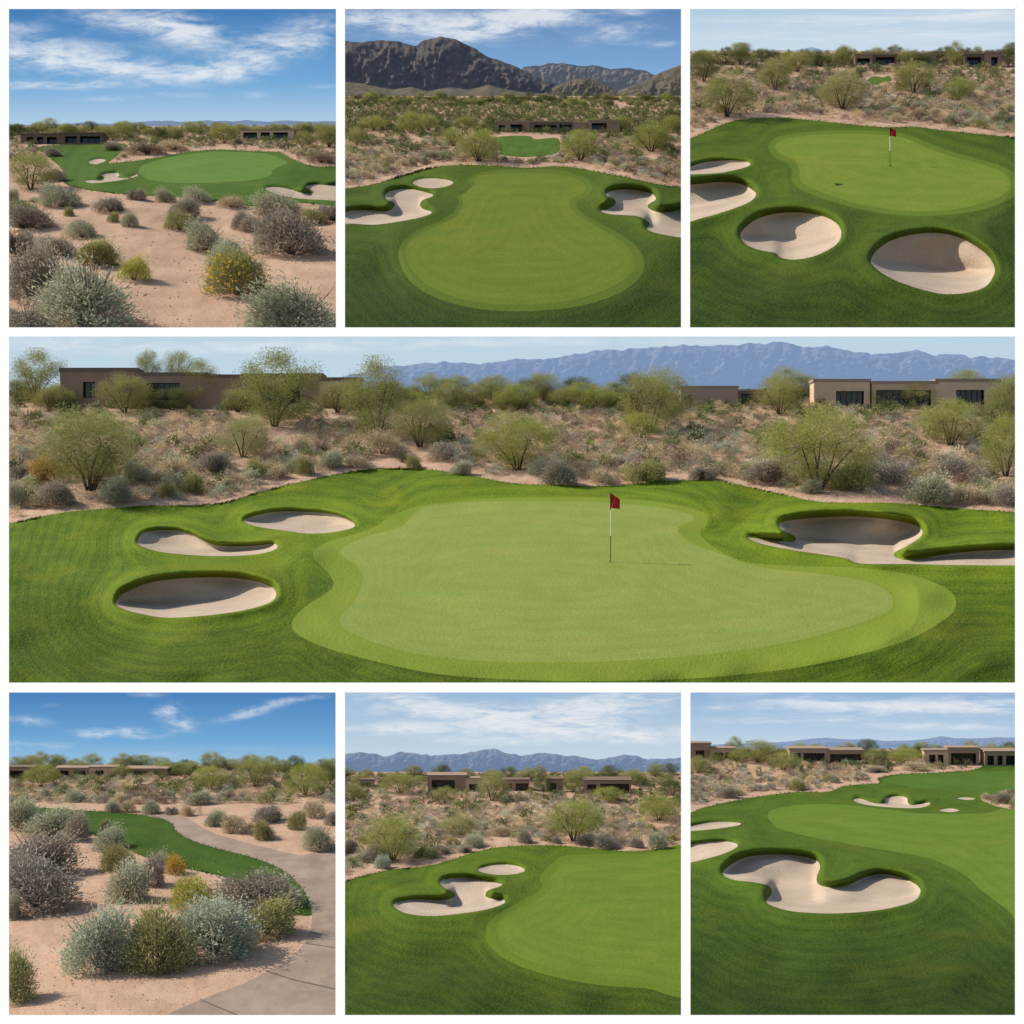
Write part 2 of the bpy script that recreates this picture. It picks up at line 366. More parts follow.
S['G'] = dict(
 turf=[[(-30,405),(0,395),(60,372),(150,352),(250,335),(350,325),(430,325),(480,308),(540,302),(590,298),(585,285),(640,272),(740,268),(860,262),(1050,262),(1050,1040),(-30,1040)]],
 desert=[[(895,345),(940,333),(1050,330),(1050,380),(960,372),(915,358)]],
 far=[[(600,292),(640,275),(740,271),(860,265),(1060,265),(1060,330),(960,325),(880,330),(800,322),(700,312)]],
 green=[[(252,388),(290,372),(380,362),(480,363),(560,372),(700,388),(800,392),(900,390),(1060,388),(1060,735),(960,668),(900,625),(850,580),(790,545),(720,520),(600,500),(480,478),(380,460),(300,440),(265,420)]],
 bunker=[('big winding pale bunker in the foreground of {}',[(117,572),(140,545),(190,522),(260,514),(340,517),(395,530),(410,550),(400,580),(405,603),(440,613),(490,608),(540,585),(590,573),(650,582),(700,605),(712,628),(690,655),(620,675),(530,687),(430,691),(330,685),(270,670),(248,655),(265,630),(255,608),(210,597),(150,590)]),
  ('cut bunker at the left edge of {}, the nearer of two',[(-10,493),(60,478),(120,474),(160,482),(150,497),(90,520),(-10,540)]),
  ('thin cut bunker at the left edge of {}, the farther of two',[(-10,435),(60,420),(120,415),(172,420),(150,428),(80,438),(-10,444)]),
  ('three lobed bunker beyond the green in {}',[(510,350),(530,345),(570,358),(605,360),(608,345),(640,338),(670,342),(675,358),(690,365),(740,357),(730,368),(690,374),(600,370),(540,362)]),
  ('tiny bunker right of the three lobed one in {}',[(768,380),(800,375),(830,380),(800,386)]),
  ('narrow far bunker below the far green in {}',[(820,344),(850,341),(885,347),(850,349)])])
for k, d in S.items():
    for kk in ('turf', 'far', 'fringe', 'green', 'path', 'desert'):
        d[kk] = [curve(V[k].z2p(p)) for p in d.get(kk, [])]
    d['bunker'] = [(l.format(V[k].phrase), curve(V[k].z2p(p))) for l, p in d['bunker']]

# ------------------------------------------------------------------ terrain
def build_relief(v, d):
    gx, gy = np.meshgrid(v.gx0+np.arange(v.gw), v.gy0+np.arange(v.gh))
    t = np.minimum.reduce([sdf(p, gx.astype(float), gy.astype(float)) for p in d['turf']])
    near = (gy-v.hor)/(v.y1-v.hor)
    roll = fbm(gx/105., gy/46., 2, ord(v.key))*.8+.2*fbm(gx/34., gy/20., 1, 4)
    flat = np.ones_like(roll)
    for p in d['green']+d['path']:
        flat = np.minimum(flat, np.clip(sdf(p, gx.astype(float), gy.astype(float), 30)/26., 0.10, 1))
    rel = roll*(14 if v.key == 'D' else 11)*flat*np.where(t > 0, .5, 1)*np.clip(near*2.5, .15, 1)
    rel = rel+(t > 0)*fbm(gx/14., gy/7., 3, 5)*(.8 if v.key in 'AE' else 1.8)*np.clip(near*3, .2, 1)
    for _, p in d['bunker']:
        s = sdf(p, gx.astype(float), gy.astype(float), 60)
        hgt = p[:, 1].max()-p[:, 1].min()
        lip = int(round(np.clip(hgt*.09, 2 if hgt > 7 else 1, 4))); st = {'C': .95, 'D': .72}.get(v.key, .42)
        m = np.clip(.5-s, 0, 1); q = m.copy()
        for i in range(1, 2*lip+1): q[:-i] = np.maximum(q[:-i], m[i:])
        u = np.zeros(q.shape); l = np.zeros(q.shape)
        for r in range(q.shape[0]):
            u[r] = np.where(q[r] > 0, (u[r-1] if r else 0)+q[r], 0)
        for r in range(q.shape[0]-1, -1, -1):
            l[r] = np.where(q[r] > 0, (l[r+1] if r < q.shape[0]-1 else 0)+q[r], 0)
        ue = np.where(u < 2*lip, lip*1.4*(u/(2.*lip))**2, lip*1.4+(u-2*lip)*st)*(1+(.05*fbm(gx/8., gy/9., 2, 3))*np.exp(-np.maximum(u-2*lip, 0)/3.))
        H = np.minimum(ue, 1.5*l)*{'C': 1., 'D': .9}.get(v.key, .74)
        H = blur(H, max(2, int(hgt*.07)), 1)
        mound = blur(q.astype(float), max(2, int(hgt*.45)), max(2, int(hgt*.22)))
        rel = rel+H-mound*hgt*(.46 if v.key == 'D' else .26)*blur(1-np.clip(u/(2.*lip), 0, 1)*np.clip(l/max(3., hgt*.12), 0, 1), 2, 1)
    v.rel = rel

def split(Vx, Tr, s):
    sv = s[Tr] < 0; c = sv.sum(1)
    ins = [Tr[c == 3]]; out = [Tr[c == 0]]
    for want, odd_in in ((1, True), (2, False)):
        m = c == want
        if not m.any(): continue
        T = Tr[m]; b = sv[m]
        odd = np.argmax(b, 1) if odd_in else np.argmin(b, 1)
        i = np.arange(len(T)); a = T[i, odd]; p = T[i, (odd+1) % 3]; q = T[i, (odd+2) % 3]
        def cut(u, w):
            lo = np.minimum(u, w); hi = np.maximum(u, w); key = lo.astype(np.int64)*10**8+hi
            return key
        ka = cut(a, p); kb = cut(a, q)
        uk, inv = np.unique(np.concatenate([ka, kb]), return_inverse=True)
        lo = uk//10**8; hi = uk % 10**8; tt = np.clip(s[lo]/(s[lo]-s[hi]+1e-12), .02, .98)[:, None]
        newv = Vx[lo]*(1-tt)+Vx[hi]*tt; n0 = len(Vx)
        Vx = np.vstack([Vx, newv]); s = np.concatenate([s, np.zeros(len(newv))])
        x = inv[:len(T)]+n0; y = inv[len(T):]+n0
        t1 = np.stack([a, x, y], 1); t2 = np.stack([x, p, q], 1); t3 = np.stack([x, q, y], 1)
        (ins if odd_in else out).append(t1); (out if odd_in else ins).extend([t2, t3])
    return Vx, np.vstack(ins), np.vstack(out)

def region_mesh(v, name, Vx, Tr, mat, ref=None):
    u, inv = np.unique(Tr, return_inverse=True); P2 = Vx[u]; Tn = inv.reshape(-1, 3)
    key = np.round(P2*200).astype(np.int64); _, fi, iv = np.unique(key, axis=0, return_index=True, return_inverse=True)
    P2 = P2[fi]; Tn = iv.ravel()[Tn]
    ok = (Tn[:, 0] != Tn[:, 1]) & (Tn[:, 1] != Tn[:, 2]) & (Tn[:, 0] != Tn[:, 2]); Tn = Tn[ok]
    X, Y = P2[:, 0], P2[:, 1]
    edge = np.zeros(len(X))
    if ref is not None and len(ref):
        ds = [sdf(p, X, Y, 160) for p in ref]
        edge = -9*np.log(sum(np.exp(-np.clip(q, -160, 160)/9) for q in ds))
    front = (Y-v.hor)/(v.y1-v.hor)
    return mesh(name, v.P(X, Y), Tn, mat, True, {'edge': edge, 'front': front})

def terrain(v, d, M):
    build_relief(v, d)
    st = 1.5
    xs = np.arange(v.x0-4, v.x1+4.1, st); ys = np.arange(v.hor-1, v.y1+4.1, st)
    gx, gy = np.meshgrid(xs, ys); Vx = np.stack([gx.ravel(), gy.ravel()], 1)
    nx, ny = len(xs), len(ys)
    i = (np.arange(ny-1)[:, None]*nx+np.arange(nx-1)[None]).ravel()
    Tr = np.vstack([np.stack([i, i+nx, i+1], 1), np.stack([i+1, i+nx, i+nx+1], 1)])
    ref = (d['green']+[p for _, p in d['bunker']]) or d['turf']
    def cutout(polys, name, mat, rest, rf):
        nonlocal Vx
        got = []
        for p in polys:
            Vx, a, rest = split(Vx, rest, sdf(p, Vx[:, 0], Vx[:, 1]))
            if len(a): got.append(a)
        if got: tag(obj(name, region_mesh(v, name, Vx, np.vstack(got), mat, rf)), kind='structure')
        return rest
    rest = Tr
    for lab, p in d['bunker']:
        Vx, a, rest = split(Vx, rest, sdf(p, Vx[:, 0], Vx[:, 1]))
        tag(obj('sand_bunker', region_mesh(v, 'sand_bunker', Vx, a, M['bunker'])), lab, 'sand bunker')
    extra = []
    for p in d['desert']:
        Vx, a, rest = split(Vx, rest, sdf(p, Vx[:, 0], Vx[:, 1])); extra.append(a)
    rest = cutout(d['green'], 'putting_green', M['green'], rest, d['green'])
    rest = cutout(d['far'], 'fairway', M['far'], rest, d['far'])
    rest = cutout(d['fringe'], 'fringe_grass', M['fringe'], rest, d['green'])
    rest = cutout(d['path'], 'cart_path', M.get('path'), rest, None)
    rest = cutout(d['turf'], 'turf', M['turf'], rest, ref)
    tag(obj('desert_ground', region_mesh(v, 'desert_ground', Vx, np.vstack([rest]+extra), M['desert'])), kind='structure')

# base colours of grass per picture: rough with its painted vignette, fringe, green
TC = dict(A=((.030,.070,.004),(.070,.132,.010),.80), B=((.029,.060,.003),(.072,.118,.007),.58), C=((.031,.064,.004),(.085,.138,.008),.58),
          D=((.050,.098,.004),(.150,.215,.011),.66), E=((.024,.056,.004),(.050,.100,.009),.9), F=((.036,.074,.004),(.096,.152,.009),.56), G=((.029,.066,.004),(.078,.132,.010),.5))
GC = dict(A=((.085,.165,.020),(.13,.215,.035)), B=((.100,.144,.011),(.150,.196,.019)), C=((.125,.185,.016),(.185,.245,.030)),
          D=((.190,.245,.045),(.245,.300,.066)), E=((.08,.15,.02),(.12,.2,.03)), F=((.098,.158,.012),(.145,.208,.022)), G=((.088,.155,.013),(.138,.210,.024)))
for k, v in V.items():
    d = S[k]; K = v.K; a, b, vig = TC[k]; c, e = GC[k]
    mid0 = tuple(.74*x+.26*y for x, y in zip(b, c)); mid1 = tuple(.64*x+.36*y for x, y in zip(b, e))
    M = dict(turf=turf_mat('rough_grass_'+v.phrase, K, a, b, vig, .13, .5, .16),
             green=turf_mat('green_grass_'+v.phrase, K, c, e, .95, .11, .22),
             fringe=turf_mat('fringe_grass_'+v.phrase, K, mid0, mid1, .95, .05, .3),
             far=turf_mat('fairway_grass_'+v.phrase, K, (.055,.112,.011), (.092,.158,.022), .95, .05, .3),
             bunker=sand_mat('bunker_sand_'+v.phrase, K, (.425,.33,.24), (.56,.44,.33), .4, True),
             desert=sand_mat('desert_sand_'+v.phrase, K, (.42,.265,.175), (.57,.385,.265), .8))
    if k == 'E':
        t = NT('concrete'); p = t.mapping(t.pos(), (K, K, K)); n1 = t.noise(p, .03, 5, .6); n2 = t.noise(p, .9, 3, .7)
        cc = t.mix(t.smooth(n1, .3, .7), (.255,.188,.140), (.33,.25,.19)); cc = t.mix(t.math('MULTIPLY', t.smooth(n2, .5, .8), .25), cc, (.27,.21,.165))
        M['path'] = t.out(t.pbr(cc, .9, t.bump(n2, .3, 1/K), .15))
    terrain(v, d, M)
# ------------------------------------------------------------------ joints of the cart path
v = V['E']; mb_joint = plain('joint_filler', (.15,.115,.09), .95)
def strip(v, pts, wpx, lift, mat, name):
    pts = np.array(v.z2p(pts)); L = []
    for (a, b) in zip(pts[:-1], pts[1:]):
        n = max(2, int(np.hypot(*(b-a))/3)); L += [a+(b-a)*i/n for i in range(n)]
    L.append(pts[-1]); L = np.array(L); V3 = []
    for i, p in enumerate(L):
        t = L[min(i+1, len(L)-1)]-L[max(i-1, 0)]; t /= np.hypot(*t); n = np.array([-t[1], t[0]])*wpx/2
        for q in (p-n, p+n):
            w = v.at(q[0], q[1]); V3.append(w*(1-lift))
    return obj(name, mesh(name, V3, [(2*i, 2*i+1, 2*i+3, 2*i+2) for i in range(len(L)-1)], mat))
for i, pts in enumerate([[(795,858),(880,885),(1010,914)], [(600,944),(660,970),(735,1000)], [(915,776),(960,782),(1010,790)]]):
    tag(strip(v, pts, 1.0 if i < 2 else .6, .0008, mb_joint, 'path_joint'), kind='structure')

# ------------------------------------------------------------------ skies
def sky(v, mat, blobs):
    """blobs in zoomed coordinates: x, y, rx, ry, strength, tilt"""
    top = v.y0-3; bot = v.hor+10
    nx, ny = 90, 40
    X, Y = np.meshgrid(np.linspace(v.x0-4, v.x1+4, nx), np.linspace(bot, top, ny))
    cl = np.zeros(X.shape)
    for b in blobs:
        x, y, rx, ry, a = b[:5]; tl = b[5] if len(b) > 5 else 0
        bx, by = v.z2p([(x, y)])[0]; dx = (X-bx)*v.k; dy = (Y-by)*v.k
        ux = dx*math.cos(tl)+dy*math.sin(tl); uy = -dx*math.sin(tl)+dy*math.cos(tl)
        cl += a*np.exp(-(ux/rx)**2-(uy/ry)**2)
    P = v.ray(X.ravel(), Y.ravel(), v.ds)
    i = (np.arange(ny-1)[:, None]*nx+np.arange(nx-1)[None]).ravel()
    o = obj('sky', mesh('sky', P, np.stack([i, i+1, i+nx+1, i+nx], 1), mat, True, {'cloud': np.clip(cl, 0, 1.3).ravel()}))
    tag(o, kind='structure')
W = (.82, .86, .90)
sky(V['A'], sky_mat('blue_sky_with_wisps', lin(66,124,184), lin(116,170,216), lin(188,214,232), W, .84, (6, 8), .12),
    [(120,150,330,55,.95,.12),(380,60,230,38,.9,.15),(560,90,110,55,.85,.2),(330,205,260,28,.8,.08),(880,120,230,60,.9,-.25),(700,205,150,32,.8,-.1),(150,255,280,14,.85),(520,285,120,9,.5),(300,297,150,8,.6),(760,285,60,8,.4),(975,258,70,9,.5),(60,80,60,18,.5)])
sky(V['B'], sky_mat('deep_sky_with_cloud', lin(92,134,184), lin(124,166,210), lin(158,192,224), W, .82, (6, 6), .1),
    [(150,60,300,50,1.,.1),(400,85,170,36,.9,-.15),(560,55,160,35,.8),(640,40,120,30,.5),(830,95,120,28,.85,-.15),(850,35,90,16,.7,-.1),(930,130,90,12,.6)])
sky(V['C'], sky_mat('pale_streaky_sky', lin(176,202,226), lin(196,216,232), lin(208,222,232), (.80,.83,.86), .8, (4, 7), .05),
    [(500,60,600,30,.7),(800,110,400,22,.6),(200,110,300,18,.5),(900,40,250,20,.7)])
sky(V['D'], sky_mat('pale_morning_sky', lin(186,210,226), lin(192,214,229), lin(206,222,232), (.80,.84,.87), .7, (14, 4), .05),
    [(150,350,140,7,.6),(60,342,120,8,.7),(330,346,120,8,.6),(520,341,150,6,.7),(800,341,160,5,.6)])
sky(V['E'], sky_mat('clear_blue_sky', lin(70,126,186), lin(112,168,214), lin(172,206,230), W, .55, (11, 8), .15),
    [(505,78,48,22,1.05,-.2),(540,120,60,26,.95),(275,147,60,16,.95),(385,140,55,13,1.),(440,158,60,10,.7),(85,110,80,15,.85,.12),(155,65,28,8,.6),(740,88,90,15,.95,-.25),(880,48,110,12,.8,-.15),(440,32,60,9,.7),(160,185,90,16,.5),(750,192,90,9,.4),(50,182,50,18,.5),(500,212,90,9,.5)])
sky(V['F'], sky_mat('bright_cloudy_sky', lin(150,184,216), lin(186,208,226), lin(212,224,232), (.82,.84,.86), .85, (7, 9), .12),
    [(450,90,420,35,.9,.05),(200,50,200,30,.7,.2),(800,60,260,45,.9,-.1),(600,140,500,22,.8),(150,130,150,18,.7),(850,160,250,20,.8),(420,170,200,12,.6)])
sky(V['G'], sky_mat('soft_cloudy_sky', lin(140,176,214), lin(178,204,226), lin(214,226,234), (.80,.83,.86), .85, (5, 7), .07),
    [(350,50,300,26,.8,.05),(650,75,300,22,.8),(900,60,200,35,.8),(300,110,280,16,.7),(780,130,260,14,.7),(120,75,120,16,.5)])

# ------------------------------------------------------------------ hills and mountains
def mountain(v, ridge, base_y, d0, d1, mat, amp, wl, seed, name='mountains', jag=1., n=220, m=40, direct=False):
    r = np.array(ridge if direct else v.z2p(ridge)); by = base_y if direct else v.oy+base_y/v.k
    X = np.linspace(max(v.x0-4, r[0, 0]), min(v.x1+4, r[-1, 0]), n)
    top = np.interp(X, r[:, 0], r[:, 1]); top = top+jag*(fbm(X/26., X*0+seed, 2, seed)*.75+fbm(X/9., X*0+seed, 4, seed+1)*.75)
    T = np.linspace(0, 1, m)[:, None]
    Y = top[None]+T*(np.maximum(by, top+.8)-top)[None]
    XX = np.repeat(X[None], m, 0)
    w = fbm(XX/wl*.6, T*1.3, 3, seed+3)*1.1
    rid = 1-2*np.abs(fbm(XX/wl+w+T*.8, T*1.6+Y*0, 5, seed+9))
    fine = fbm(XX/wl*4+w, Y/wl*5, 4, seed+21)
    D = d0+(d1-d0)*T**.8-(rid*.8+fine*.5)*amp*np.sin(np.pi*np.clip(T*.92+.06, 0, 1))
    P = v.ray(XX.ravel(), Y.ravel(), D.ravel())
    i = (np.arange(m-1)[:, None]*n+np.arange(n-1)[None]).ravel()
    o = obj(name, mesh(name, P, np.stack([i, i+n, i+n+1, i+1], 1), mat, True)); return tag(o, kind='structure')

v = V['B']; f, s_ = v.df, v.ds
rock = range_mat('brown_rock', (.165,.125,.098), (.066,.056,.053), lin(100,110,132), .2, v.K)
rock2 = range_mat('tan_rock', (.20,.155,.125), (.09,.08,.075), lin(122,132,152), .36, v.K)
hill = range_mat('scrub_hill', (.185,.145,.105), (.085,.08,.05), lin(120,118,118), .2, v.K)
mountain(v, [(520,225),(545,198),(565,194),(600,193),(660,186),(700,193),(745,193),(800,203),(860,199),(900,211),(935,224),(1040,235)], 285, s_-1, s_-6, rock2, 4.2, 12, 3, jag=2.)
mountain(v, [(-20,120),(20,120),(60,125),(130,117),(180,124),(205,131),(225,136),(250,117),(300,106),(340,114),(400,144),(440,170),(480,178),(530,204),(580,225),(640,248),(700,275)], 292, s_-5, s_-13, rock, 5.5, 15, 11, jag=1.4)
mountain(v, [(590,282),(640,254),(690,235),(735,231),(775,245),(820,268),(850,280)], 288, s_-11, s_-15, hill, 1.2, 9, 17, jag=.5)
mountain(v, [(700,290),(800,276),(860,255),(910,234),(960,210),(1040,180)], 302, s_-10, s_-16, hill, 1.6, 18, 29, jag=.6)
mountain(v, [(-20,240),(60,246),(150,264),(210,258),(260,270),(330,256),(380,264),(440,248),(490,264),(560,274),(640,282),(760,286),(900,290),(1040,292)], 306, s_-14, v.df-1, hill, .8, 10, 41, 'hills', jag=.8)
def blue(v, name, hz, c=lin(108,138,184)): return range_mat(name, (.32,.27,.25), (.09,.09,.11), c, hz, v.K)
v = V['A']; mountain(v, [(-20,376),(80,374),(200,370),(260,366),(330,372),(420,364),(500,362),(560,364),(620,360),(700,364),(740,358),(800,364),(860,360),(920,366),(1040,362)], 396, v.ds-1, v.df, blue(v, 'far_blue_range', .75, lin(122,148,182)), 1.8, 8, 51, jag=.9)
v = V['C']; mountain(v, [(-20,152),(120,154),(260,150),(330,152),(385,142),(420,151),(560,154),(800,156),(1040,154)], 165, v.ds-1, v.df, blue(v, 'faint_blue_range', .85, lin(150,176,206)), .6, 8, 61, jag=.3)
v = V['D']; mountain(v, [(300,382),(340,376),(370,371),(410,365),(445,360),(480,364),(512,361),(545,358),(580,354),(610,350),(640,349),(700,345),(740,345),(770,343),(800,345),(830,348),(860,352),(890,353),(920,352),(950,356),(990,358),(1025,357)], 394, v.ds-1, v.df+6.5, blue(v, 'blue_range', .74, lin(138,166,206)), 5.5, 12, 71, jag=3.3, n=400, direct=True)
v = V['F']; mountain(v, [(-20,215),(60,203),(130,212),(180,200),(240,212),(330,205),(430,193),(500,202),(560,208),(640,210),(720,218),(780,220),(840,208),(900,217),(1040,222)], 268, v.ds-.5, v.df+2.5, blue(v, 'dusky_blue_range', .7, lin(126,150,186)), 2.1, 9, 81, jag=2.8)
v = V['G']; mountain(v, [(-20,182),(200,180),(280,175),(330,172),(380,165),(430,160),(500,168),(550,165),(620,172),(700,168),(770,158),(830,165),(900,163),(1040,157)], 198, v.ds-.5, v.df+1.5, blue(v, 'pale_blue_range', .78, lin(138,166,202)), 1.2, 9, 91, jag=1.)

# ------------------------------------------------------------------ plants: prototypes
def leaves(C, D, L, Wd, rng):
    """flat blades at C pointing along D"""
    n = len(C); D = D/np.linalg.norm(D, axis=1, keepdims=True)
    A = np.cross(D, rng.normal(size=(n, 3))); A /= np.linalg.norm(A, axis=1, keepdims=True)
    L = L*(.6+.8*rng.rand(n, 1)); Wd = Wd*(.6+.8*rng.rand(n, 1))
    q = np.stack([C-D*L*.5, C+A*Wd*.5, C+D*L*.5, C-A*Wd*.5], 1).reshape(-1, 3)
    return q, np.arange(4*n).reshape(-1, 4)

def shrub_proto(n, seed, up=.5, lumps=9, leaf=(.11, .03), shell=.45, spiky=.0):
    """dome about 1 wide and 1 tall on z = 0"""
    rng = np.random.RandomState(seed)
    th = rng.rand(n)*2*np.pi; cz = rng.rand(n)**.8; sz = np.sqrt(1-cz**2)
    D = np.stack([np.cos(th)*sz, np.sin(th)*sz, cz], 1)
    Lc = rng.normal(size=(lumps, 3)); Lc[:, 2] = np.abs(Lc[:, 2])*.8; Lc /= np.linalg.norm(Lc, axis=1, keepdims=True)
    dot = np.max(D@Lc.T, axis=1); r0 = .46+.54*np.clip((dot-.5)/.5, 0, 1)**.8
    r = r0*(1-shell*rng.rand(n)**1.6)*(1+(spiky+.12)*rng.rand(n)**5)
    D = D*np.array([1, .8+.35*rng.rand(), 1])
    C = D*r[:, None]*np.array([.5, .5, .96]); C[:, 2] = np.maximum(C[:, 2], .01)
    dr = D+np.array([0, 0, up])+rng.normal(size=(n, 3))*.55
    q, f = leaves(C, dr, leaf[0], leaf[1], rng)
    q[:, 2] = np.maximum(q[:, 2], 0)
    la = rng.rand()*6.28; q[:, 0] += .22*math.cos(la)*q[:, 2]*q[:, 2]; q[:, 1] += .22*math.sin(la)*q[:, 2]*q[:, 2]
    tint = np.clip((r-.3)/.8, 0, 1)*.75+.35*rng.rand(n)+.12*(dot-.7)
    return q, f, np.repeat(tint, 4)

def stems_proto(seed, n=26, r=.009, top=.98, spread=.5):
    rng = np.random.RandomState(seed); mb = MB()
    for i in range(n):
        a = rng.rand()*6.28; s = spread*rng.rand()**.5; h = top*(.6+.4*rng.rand())
        mb.tube([(0.02*math.cos(a), .02*math.sin(a), 0), (s*.45*math.cos(a+.2), s*.45*math.sin(a+.2), h*.55), (s*math.cos(a), s*math.sin(a), h)], [r, r*.7, r*.3], 4)
    return mb

def tree_proto(seed, n=5200, stems=6, flat=1., clumps=46, low=.16):
    """vase shaped multi-stem desert tree, 1 wide, 1 tall"""
    rng = np.random.RandomState(seed); mb = MB()
    C0 = []
    while len(C0) < clumps:
        p = rng.uniform(-1, 1, 3); q = math.sqrt(p[0]**2+p[1]**2+(p[2]*1.0)**2)
        if q > 1 or rng.rand() > .25+.75*q**2: continue
        z = low+(1-low)*(.5+.5*p[2]); rad = .47*(.72+.28*math.sin(math.pi*min(1, max(0, (z-low)/(1-low)+.12))))
        C0.append((p[0]*rad, p[1]*rad, z*.93))
    C0 = np.array(C0)*np.array([1, 1, 1]); C0[:, 0] += .05*rng.normal()
    for i in range(stems):
        a = i*6.283/stems+rng.rand(); lean = .10+.24*rng.rand(); h = .42+.2*rng.rand()
        m1 = (lean*.45*math.cos(a), lean*.45*math.sin(a), h*.45); m2 = (lean*1.05*math.cos(a+.25), lean*1.05*math.sin(a+.25), h)
        mb.tube([(.015*math.cos(a), .015*math.sin(a), -.02), m1, m2], [.013, .009, .005], 6)
        near = np.argsort(np.sum((C0-np.array(m2))**2, 1))[:7]
        for j in near:
            e = C0[j]; md = (np.array(m2)+e)/2+rng.normal(size=3)*.02
            mb.tube([m2, tuple(md), tuple(e)], [.004, .003, .0015], 4)
    which = rng.randint(0, clumps, n); sp = (.062+.052*rng.rand(clumps))[which][:, None]
    off = rng.normal(size=(n, 3)); off *= (rng.rand(n, 1)**.45)*1.75/np.linalg.norm(off, axis=1, keepdims=True)*sp
    C = C0[which]+off; C[:, 2] = np.clip(C[:, 2], .04, 1.02)
    D = off/np.linalg.norm(off, axis=1, keepdims=True)+np.array([0, 0, .35])+rng.normal(size=(n, 3))*.6
    q, f = leaves(C, D, .030, .0055, rng)
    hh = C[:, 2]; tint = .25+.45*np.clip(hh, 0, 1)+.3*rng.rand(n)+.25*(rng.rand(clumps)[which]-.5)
    return (q, f, np.repeat(tint, 4)), mb

bark = plain('bark', (.075,.055,.04), .95, .1, .4, 8.)
twig = plain('twig', (.16,.125,.10), .95, .1, .4, 8.)
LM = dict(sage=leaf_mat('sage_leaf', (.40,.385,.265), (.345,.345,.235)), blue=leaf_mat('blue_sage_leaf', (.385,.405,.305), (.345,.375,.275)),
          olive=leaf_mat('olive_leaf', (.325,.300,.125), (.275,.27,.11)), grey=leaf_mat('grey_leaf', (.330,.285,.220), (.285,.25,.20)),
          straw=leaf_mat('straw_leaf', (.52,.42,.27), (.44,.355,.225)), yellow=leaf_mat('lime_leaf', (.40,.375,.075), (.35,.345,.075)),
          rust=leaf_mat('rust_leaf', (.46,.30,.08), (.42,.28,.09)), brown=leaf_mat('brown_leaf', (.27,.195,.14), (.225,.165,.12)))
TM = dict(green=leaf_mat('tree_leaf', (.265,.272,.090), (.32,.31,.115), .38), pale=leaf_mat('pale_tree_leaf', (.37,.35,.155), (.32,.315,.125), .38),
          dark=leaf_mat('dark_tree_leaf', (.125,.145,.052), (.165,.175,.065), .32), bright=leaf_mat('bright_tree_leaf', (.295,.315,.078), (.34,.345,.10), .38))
SHR = {}; MID = {}; TRE = {}
for kind in LM:
    nl = {'sage': (3600, .35), 'blue': (4200, .45), 'olive': (3600, .7), 'grey': (3600, .45), 'straw': (2600, .6), 'yellow': (2600, .8), 'rust': (2600, .6), 'brown': (2600, .5)}[kind]
    for j in range(3):
        sd = abs(hash_ := sum(map(ord, kind))*7+j*131) % 9999
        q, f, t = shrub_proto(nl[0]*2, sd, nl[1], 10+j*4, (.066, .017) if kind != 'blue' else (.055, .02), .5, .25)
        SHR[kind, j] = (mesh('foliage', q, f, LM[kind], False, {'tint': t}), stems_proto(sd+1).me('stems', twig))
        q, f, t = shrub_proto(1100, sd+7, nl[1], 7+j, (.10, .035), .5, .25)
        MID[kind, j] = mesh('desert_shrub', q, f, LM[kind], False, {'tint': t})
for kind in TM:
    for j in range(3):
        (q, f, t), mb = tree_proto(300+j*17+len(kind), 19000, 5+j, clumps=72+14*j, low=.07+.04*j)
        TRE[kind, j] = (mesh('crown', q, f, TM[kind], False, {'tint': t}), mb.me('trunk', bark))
fq, ff, ft = shrub_proto(420, 77, .6, 8, (.05, .045), .08, .15)
FLOW = mesh('flowers', fq, ff, leaf_mat('yellow_petal', (.62,.42,.03), (.58,.40,.03)), False, {'tint': ft})

def trimmed(me, M, v):
    """a plant standing at the edge of its plot is cut where the plot ends"""
    n = len(me.vertices); c = np.empty(n*3, np.float32); me.vertices.foreach_get('co', c); c = c.reshape(-1, 3)
    A = np.array(M); w = c@A[:3, :3].T+A[:3, 3]
    px = CX+F*w[:, 0]/w[:, 1]; lo, hi = v.x0-3.5, v.x1+3.5
    if px.min() >= lo and px.max() <= hi: return me
    k = len(me.polygons[0].vertices); fi = np.empty(len(me.polygons)*k, np.int32); me.loops.foreach_get('vertex_index', fi); fi = fi.reshape(-1, k)
    bad = (px < lo) | (px > hi); keep = ~bad[fi].any(1)
    if not keep.any(): return None
    fi = fi[keep]; u, inv = np.unique(fi, return_inverse=True)
    at = {}
    if 'tint' in me.attributes:
        t = np.empty(n, np.float32); me.attributes['tint'].data.foreach_get('value', t); at = {'tint': t[u]}
    return mesh(me.name, c[u], inv.reshape(fi.shape), me.materials[0], False, at)

from mathutils import Matrix
def plant(v, name, parts, px, py, w, h, label, cat, group=None, single=False, sink=.03):
    d = float(v.depth(np.array([px]), np.array([py]))[0]); sx = w*d/F; sz = h*d/F
    loc = Vector(v.ray(px, py, d)); loc.z -= sz*sink; rz = random.random()*6.28
    M = Matrix.LocRotScale(loc, Matrix.Rotation(rz, 3, 'Z'), Vector((sx, sx, sz)))
    ms = [(pn, trimmed(m, M, v)) for pn, m in parts]
    if single:
        if ms[0][1] is None: return None
        o = obj(name, ms[0][1]); o.location = loc; o.rotation_euler = (0, 0, rz); o.scale = (sx, sx, sz)
        return tag(o, label, cat, group)
    if all(m is None for _, m in ms): return None
    r = empty(name, loc, rz, (sx, sx, sz)); tag(r, label, cat, group)
    for pn, m in ms:
        if m is not None:
            q = obj(pn, m, r)
            if pn == 'flowers': tag(q, kind='stuff')
    return r

